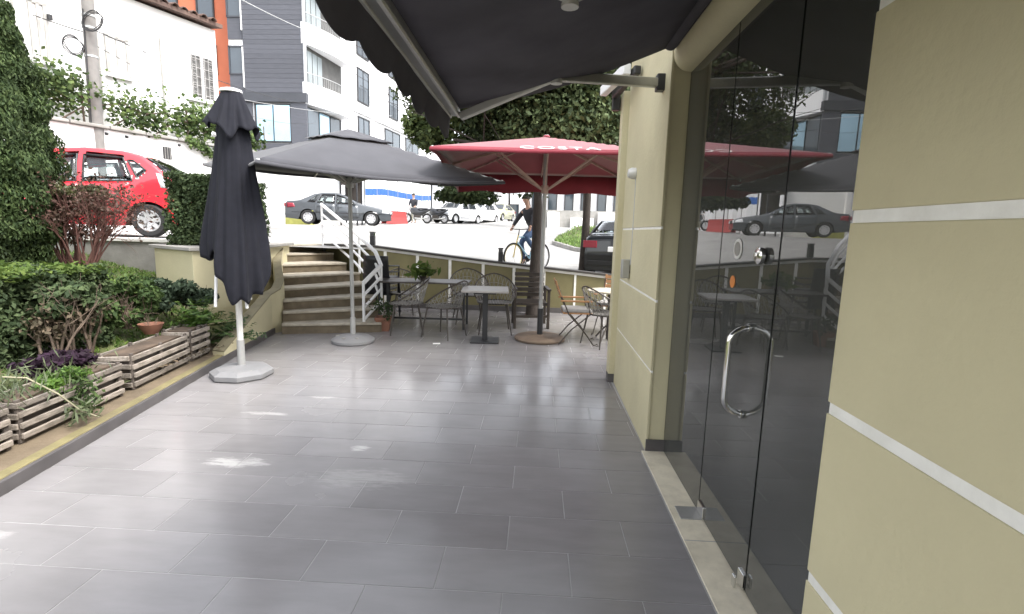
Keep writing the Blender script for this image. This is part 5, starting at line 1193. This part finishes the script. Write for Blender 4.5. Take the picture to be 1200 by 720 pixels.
# utility pole with coils
t = T('utility_pole', 'grey concrete utility pole with coiled black cables before the white house', 'pole', (-10.15, 11.45, 1.3))
MB().lathe([(.15, 0), (.135, 2), (.115, 5), (.10, 7.2), (.002, 7.22)], 14, M=Matrix.Rotation(R(1.2), 4, 'Y')).build('shaft', M_oldpole, t, smooth=True)
for (dx, dz, rr, tl_) in ((.30, 4.52, .22, .2), (-.19, 4.02, .22, -.25)):
    pts = [(dx+rr*math.cos(a)+.012*math.sin(3*a+q), -.14+.03*math.sin(a*1.3+q), dz+.85*rr*math.sin(a)+rr*tl_*math.cos(a)+.015*q) for q in range(4) for a in np.linspace(0, 6.2, 20)]
    MB().tube(pts, .0085, 5).build('cable_coil', M_cable, t, smooth=True)
for z in (3.85, 4.45, 4.7): MB().lathe([(.118, -.02), (.132, -.02), (.132, .02), (.118, .02)], 14, (.09*z/4.4, 0, z)).build('band', M_alu, t)
MB().tube([(.0, -.14, 0.2), (.07, -.13, 3.2), (.09, -.13, 4.8)], .016, 5).build('riser_cable', M_cable, t)
MB().lathe([(.02, -.06), (.05, -.05), (.05, .05), (.02, .06)], 10, (-.75, -.05, 4.65)).build('splice_case', M_black, t)
def wire(label, p, q, sag, r=.012, m=None):
    p, q = Vector(p), Vector(q); pts = [p.lerp(q, u)-Vector((0, 0, sag*4*u*(1-u))) for u in np.linspace(0, 1, 14)]
    tag(MB().tube(pts, r, 5).build('overhead_cable', m or M_cable), label, 'cable')
wire('sagging black cable from the utility pole past the barred house window', (-10.05, 11.3, 5.75), (-11.4, 29.6, 8.4), .5)
wire('upper pale cable from the left edge over the orange building to the grey tower', (-8.8, 9.5, 7.35), (-12.6, 29.8, 12.2), .25, .014, M_cablew)
wire('thin cable along the white house below its eaves', (-10.05, 11.35, 5.45), (-11.8, 27, 6.9), .6, .008)
wire('lower thin cable crossing the white house to the balcony house', (-10.1, 11.4, 4.9), (-9.5, 33, 8.6), .3, .008, M_cablew)
wire('cable from the left edge down to the utility pole', (-12.6, 10.8, 6.55), (-10.15, 11.4, 5.65), .08, .012)

# orange building
def facade_window(par, c, wd, ht, fm, gm, d=.12, mull=1, axis=(1, 0, 0), ret=False):
    a = Vector(axis); rz = math.atan2(a.y, a.x); f = MB(); c = Vector(c)
    for (dx, dz, A, Bq) in ((0, ht/2, wd+.1, .08), (0, -ht/2, wd+.1, .08), (-wd/2, 0, .08, ht), (wd/2, 0, .08, ht)): f.box(c+a*dx+Vector((0, 0, dz)), (A, d, Bq), rz)
    for i in range(mull): f.box(c+a*(-wd/2+wd*(i+1)/(mull+1)), (.05, d*.7, ht), rz)
    f = f.build('window', fm, par); MB().box(c, (wd, .03, ht), rz).build('pane', gm, f); return f
t = T('orange_building', 'orange red rendered apartment block between the white house and the grey tower', 'building')
MB().prism([(-34, 31.2), (-18.5, 31.2), (-18.5, 40), (-34, 40)], 1.5, 17.5).build('wall', M_orange, t)
MB().prism([(-18.495, 30.6), (-18.22, 30.6), (-18.22, 31.6), (-18.495, 31.6)], 1.5, 17.4).build('edge_pier', M_orange, t)
for fl in range(4):
    z = 4.2+3.15*fl
    for x in (-20.1, -22.3, -24.6, -27, -29.4): facade_window(t, (x, 31.16, z+.75), 1.0, 1.6, M_frame, M_glass_win, mull=0)
    MB().box((-21.6, 31.0, z-.9), (1.9, .5, .12)).build('balcony_slab', M_whiteb, t)
MB().prism([(-34.3, 30.9), (-18.3, 30.9), (-18.3, 40), (-34.3, 40)], 17.52, 17.8).build('roof', M_conc, t)
# grey and white apartment building
bd = Vector((.1527, .9883, 0)); bn = Vector((.9883, -.1527, 0)); BC = Vector((-13.62, 30, 0))
def bp_(u, off=0, z=0): v = BC+bd*u+bn*off; return (v.x, v.y, z)
rzB = math.atan2(bd.y, bd.x)
t = T('apartment_building', 'modern apartment building with slate grey boarded front and white curved balconies', 'building')
MB().prism([(-18.15, 30.1), (BC.x-.25, 30.1), bp_(24, -.25), bp_(24, -7), (-18.15, 44)], 1.5, 18.0).build('wall', M_whiteb, t)
# boarded front: each board its own piece
nb = 34
for k in range(nb):
    z0 = 9.15+.262*k
    MB().box(((-17.25+BC.x)/2+.0, 30.03, z0+.131), (BC.x+17.25-.01, .09+random.uniform(0, .012), .252)).build('siding_board', M_siding, t)
MB().box((BC.x-.03, 30.02, 13.6), (.12, .16, 8.9)).build('corner_trim', mat('pale_corner_trim', (.42, .43, .45), .6), t)
for fl in range(3):
    z = 10.9+3.1*fl
    MB().box((-17.72, 30.06, z-1.35), (.84, .06, 1.2)).build('spandrel', M_siding, t); f = facade_window(t, (-17.70, 30.05, z), .82, 1.5, M_sidingd, M_glass_win, mull=0)
    MB().box((-17.27, 29.98, z-.4), (.05, .12, 2.2)).build('light_fin', M_framew, t)
MB().box(((-17.8+BC.x)/2, 30.0, 8.86), (BC.x+17.9, .3, .5)).build('dark_band', M_sidingd, t)
MB().box((-17.6, 30.05, 7.3), (1.4, .1, 2.6)).build('grey_panel', M_siding, t); MB().box((-14.1, 30.02, 5.2), (.95, .12, 7.2)).build('grey_panel', M_siding, t)
facade_window(t, (-15.65, 30.03, 7.45), 2.1, 2.1, M_frame, M_glass_blue, mull=1); MB().box((-15.8, 30.05, 5.6), (2.6, .1, 1.4)).build('grey_panel', M_siding, t)
# curved white balconies on the corner side
for (z0, z1) in ((8.56, 9.76), (11.85, 13.0), (15.1, 16.2)):
    pts = [bp_(-.05, 0)]+[bp_(.1+4.2*s, .55*math.sin(min(1, s*1.6)*math.pi/2)) for s in np.linspace(0, 1, 9)]
    inner = [bp_(4.3, -.2), bp_(-.05, -.2)]
    MB().prism([p[:2] for p in pts]+[p[:2] for p in inner], z0, z1).build('balcony', M_whiteb, t)
    rl = MB(); rl.tube([(p[0], p[1], z1+.55) for p in pts], .025, 5)
    for i in range(28):
        s = i/27; p = bp_(.1+4.2*s, .55*math.sin(min(1, s*1.6)*math.pi/2)-.02); rl.tube([(p[0], p[1], z1), (p[0], p[1], z1+.55)], .012, 4)
    rl.build('balcony_railing', M_alu, t)
    MB().box(bp_(2.1, -.235, z1+1.05), (4.3, .05, 2.08), rzB).build('loggia_shade_panel', M_room, t)  # flat dark panel on the wall, standing in for the loggia's shaded depth
    for q in range(3): MB().box(bp_(.7+.52*q, -.19, z1+.95), (.44, .03, 1.85), rzB).build('curtain', M_curtain, t)
MB().box(bp_(2.1, -.23, 7.2), (4.0, .06, 2.6), rzB).build('shopfront_recess', M_frame, t)
for q in (.55, 1.75, 2.95): MB().box(bp_(q+.3, -.17, 7.25), (1.05, .04, 2.3), rzB).build('shopfront_pane', M_glass_blue if q == 1.75 else M_glass_win, t)
for fl in range(3):
    for (u0, u1) in ((6.4, 8.0), (11.4, 13.0), (16.4, 18.0), (20.2, 21.8)):
        z = 11.4+3.1*fl; f = facade_window(t, bp_((u0+u1)/2, -.22, z), 1.6, 2.2, M_frame, M_glass_win, axis=tuple(bd)); rl = MB()
        for i in range(9): rl.tube([bp_(u0+1.6*i/8, .0, z-1.1), bp_(u0+1.6*i/8, .0, z-.1)], .014, 4)
        rl.tube([bp_(u0, .0, z-.1), bp_(u1, .0, z-.1)], .02, 4).build('window_railing', M_frame, f)
    for u in (5.0, 9.6, 14.6, 19.2): MB().box(bp_(u, -.2, 11.7+3.1*fl), (.35, .25, 3.08), rzB).build('pilaster', M_whiteb, t)
for (u0, u1) in ((6.4, 8.0), (10.6, 13.4), (14.6, 17.4)): facade_window(t, bp_((u0+u1)/2, -.22, 8.5), u1-u0, 1.5, M_frame, M_glass_win, axis=tuple(bd))
MB().box(bp_(14.5, -.2, 9.6), (19, .22, .22), rzB).build('string_course', M_whiteb, t)
# white boundary wall and plinth behind the saloon car
t = T('white_boundary_wall', 'plain white boundary wall behind the dark grey saloon car', 'wall')
for (a, b) in ((-19, -12.9), (-12.8, -9.95)): MB().box(((a+b)/2, 25.5, 2.98), (b-a-.02, .25, 2.9)).build('wall_panel', M_white, t, bev=.02)
MB().box((-12.85, 25.45, 3.0), (.22, .4, 3.0)).build('pier', M_white, t, bev=.02)
t = T('yellow_plinth', 'low yellow green painted plinth left of the dark saloon car', 'wall', (-11.75, 24.7, 1.6)); MB().box((0, 0, .45), (1.25, .5, .95)).build('plinth_body', M_ylow, t, bev=.03); MB().box((0, 0, .95), (1.3, .56, .05)).build('cap', M_ylow, t, bev=.01)
t = T('gate_shelter', 'small dark open gate shelter between white wall and blue striped fence', 'shelter', (-9.45, 25.35, 1.6))
for x in (-.4, .42):
    for y in (-.2, .5): MB().box((x, y, 1.2), (.07, .07, 2.4)).build('post', M_frame, t)
MB().box((0, .15, 2.45), (1.1, 1.0, .10)).build('roof', M_framew, t, bev=.01); MB().box((0, .5, 1.3), (.8, .04, 2.0)).build('back_panel', M_darkwood, t); MB().box((0, -.2, 2.2), (.8, .05, .4)).build('fascia', M_darkwood, t)
# white metal fence with blue stripe
fd = Vector((.088, .996, 0)); FC = Vector((-8.95, 26, 0)); rzF = math.atan2(fd.y, fd.x)
t = T('metal_sheet_fence', 'white ribbed metal fence with blue stripe beside the road', 'fence')
for k in range(22):
    p = FC+fd*(.26+.52*k); g = hgt(p.x, p.y)
    MB().box((p.x, p.y, g+1.35), (.505, .04, 2.7), rzF).build('fence_sheet', M_fence, t, bev=.01); q = p+Vector((fd.y, -fd.x, 0))*.026
    MB().box((q.x, q.y, g+1.72), (.50, .012, .34), rzF).build('blue_stripe', M_blue, t)
    if k % 3 == 0: q = p-fd*.26+Vector((fd.y, -fd.x, 0))*.03; MB().box((q.x, q.y, g+1.4), (.05, .05, 2.8), rzF).build('fence_post', M_alu, t)
q = FC+fd*11.6; MB().box((q.x, q.y, hgt(q.x, q.y)+1.5), (.16, .16, 3.0), rzF).build('end_post', M_frame, t)
t = T('traffic_barrier', 'red plastic barrier standing before the white fence', 'barrier', (-7.9, 27.9, hgt(-8, 27.6)), R(60))
G = [[(x, w_*s, z) for s, z in ((-1, 0), (-.75, .2), (-.45, .5), (-.35, .95), (.35, .95), (.45, .5), (.75, .2), (1, 0))] for x, w_ in ((-.9, .22), (.9, .22))]
MB().grid(G).build('barrier_body', M_redpl, t, solid=.02); MB().box((0, 0, .97), (1.7, .1, .05)).build('top_rail', M_redpl, t); t.scale = (.9, .9, .7)
t = T('kiosk', 'small pale street kiosk at the far end of the blue striped fence', 'kiosk', (-7.2, 38.6, hgt(-7.2, 38.6)), R(85))
MB().box((0, 0, 1.3), (2.2, 1.8, 2.6)).build('kiosk_body', M_fence, t, bev=.03); MB().box((0, -.93, .55), (2.1, .06, 1.0)).build('front_panel', M_fence, t); MB().box((0, 0, 2.66), (2.6, 2.2, .12)).build('roof', M_frame, t); MB().box((0, -.93, 1.75), (1.6, .05, .9)).build('window', M_glass_win, t)
# far right: white walls, bench and pillared building beyond the verge
t = T('low_white_wall', 'low white boundary wall beyond the grass verge', 'wall')
for (x0, x1, z1) in ((.55, 1.25, 2.72), (1.9, 3.25, 2.42), (3.5, 4.6, 2.75), (4.8, 12, 2.6)): MB().box(((x0+x1)/2, 30.2, (1.7+z1)/2), (x1-x0, .3, z1-1.7)).build('wall_panel', M_white, t, bev=.02)
MB().box((6, 30.5, 2.3), (12.5, .2, 1.1)).build('wall_panel', M_conc, t)
t = T('white_sign_post', 'thin white post at the edge of the grass verge by the pillar', 'post', (3.65, 26.5, hgt(3.65, 26.5)+.1)); MB().tube([(0, 0, 0), (0, 0, 2.4)], .06, 8).build('shaft', M_framew, t); MB().box((0, -.02, 2.2), (.12, .03, .3)).build('plate', M_framew, t)
t = T('pillared_building', 'pale building with tall dark window strips beyond the grass verge', 'building')
MB().prism([(-1, 46), (22, 46), (22, 56), (-1, 56)], 1.6, 9.5).build('wall', M_whiteb, t)
for k in range(15):
    x = -.2+1.45*k; facade_window(t, (x, 45.96, 4.1), .75, 3.6, M_frame, M_glass_win, mull=0); facade_window(t, (x, 45.96, 7.9), .75, 2.0, M_frame, M_glass_win, mull=0)
MB().prism([(-1.3, 45.6), (22.3, 45.6), (22.3, 56.3), (-1.3, 56.3)], 9.52, 9.9).build('roof', M_conc, t)
t = T('far_house', 'pale house with red roof closing the street behind the parked cars', 'house')
MB().prism([(-12, 62), (-1.6, 62), (-1.6, 72), (-12, 72)], 2, 9).build('wall', M_whiteb, t); MB().prism([(-12.4, 61.6), (-1.2, 61.6), (-1.2, 72), (-12.4, 72)], [9.02, 9.02, 11.5, 11.5], [9.2, 9.2, 11.7, 11.7]).build('roof', M_tile_roof, t)
for x in (-10.5, -8, -5.5, -3):
    for z in (4, 7): facade_window(t, (x, 61.95, z), 1.2, 1.5, M_frame, M_glass_win)
for (x, y, z_, lab) in ((-26, 22, 2.0, 'round dark green yard tree behind the white house'), (-6.6, 47, 2.4, 'dark green yard tree at the end of the striped fence')):
    tree('yard_tree', lab, (x, y, z_), 4, (0, 0, 4.4), (2.3, 2.2, 2.4), .15, 3500, .25, M_leafd, k=36, sig=.26)
# woven cloth has a pale sheen at grazing angles
for m_, wgt in ((M_red, .5), (M_greyfab, .25), (M_navy, .03)):
    p_ = m_.node_tree.nodes['Principled BSDF']; p_.inputs['Sheen Weight'].default_value = wgt; p_.inputs['Sheen Roughness'].default_value = .4
# thin stems too fine to pick apart singly
for o_ in bpy.data.objects:
    if o_.type == 'MESH' and o_.name.split('.')[0] == 'stem' and o_.parent and o_.parent.get('category') in ('vine', 'plant', 'shrub', 'hedge', 'pot'): o_['kind'] = 'stuff'
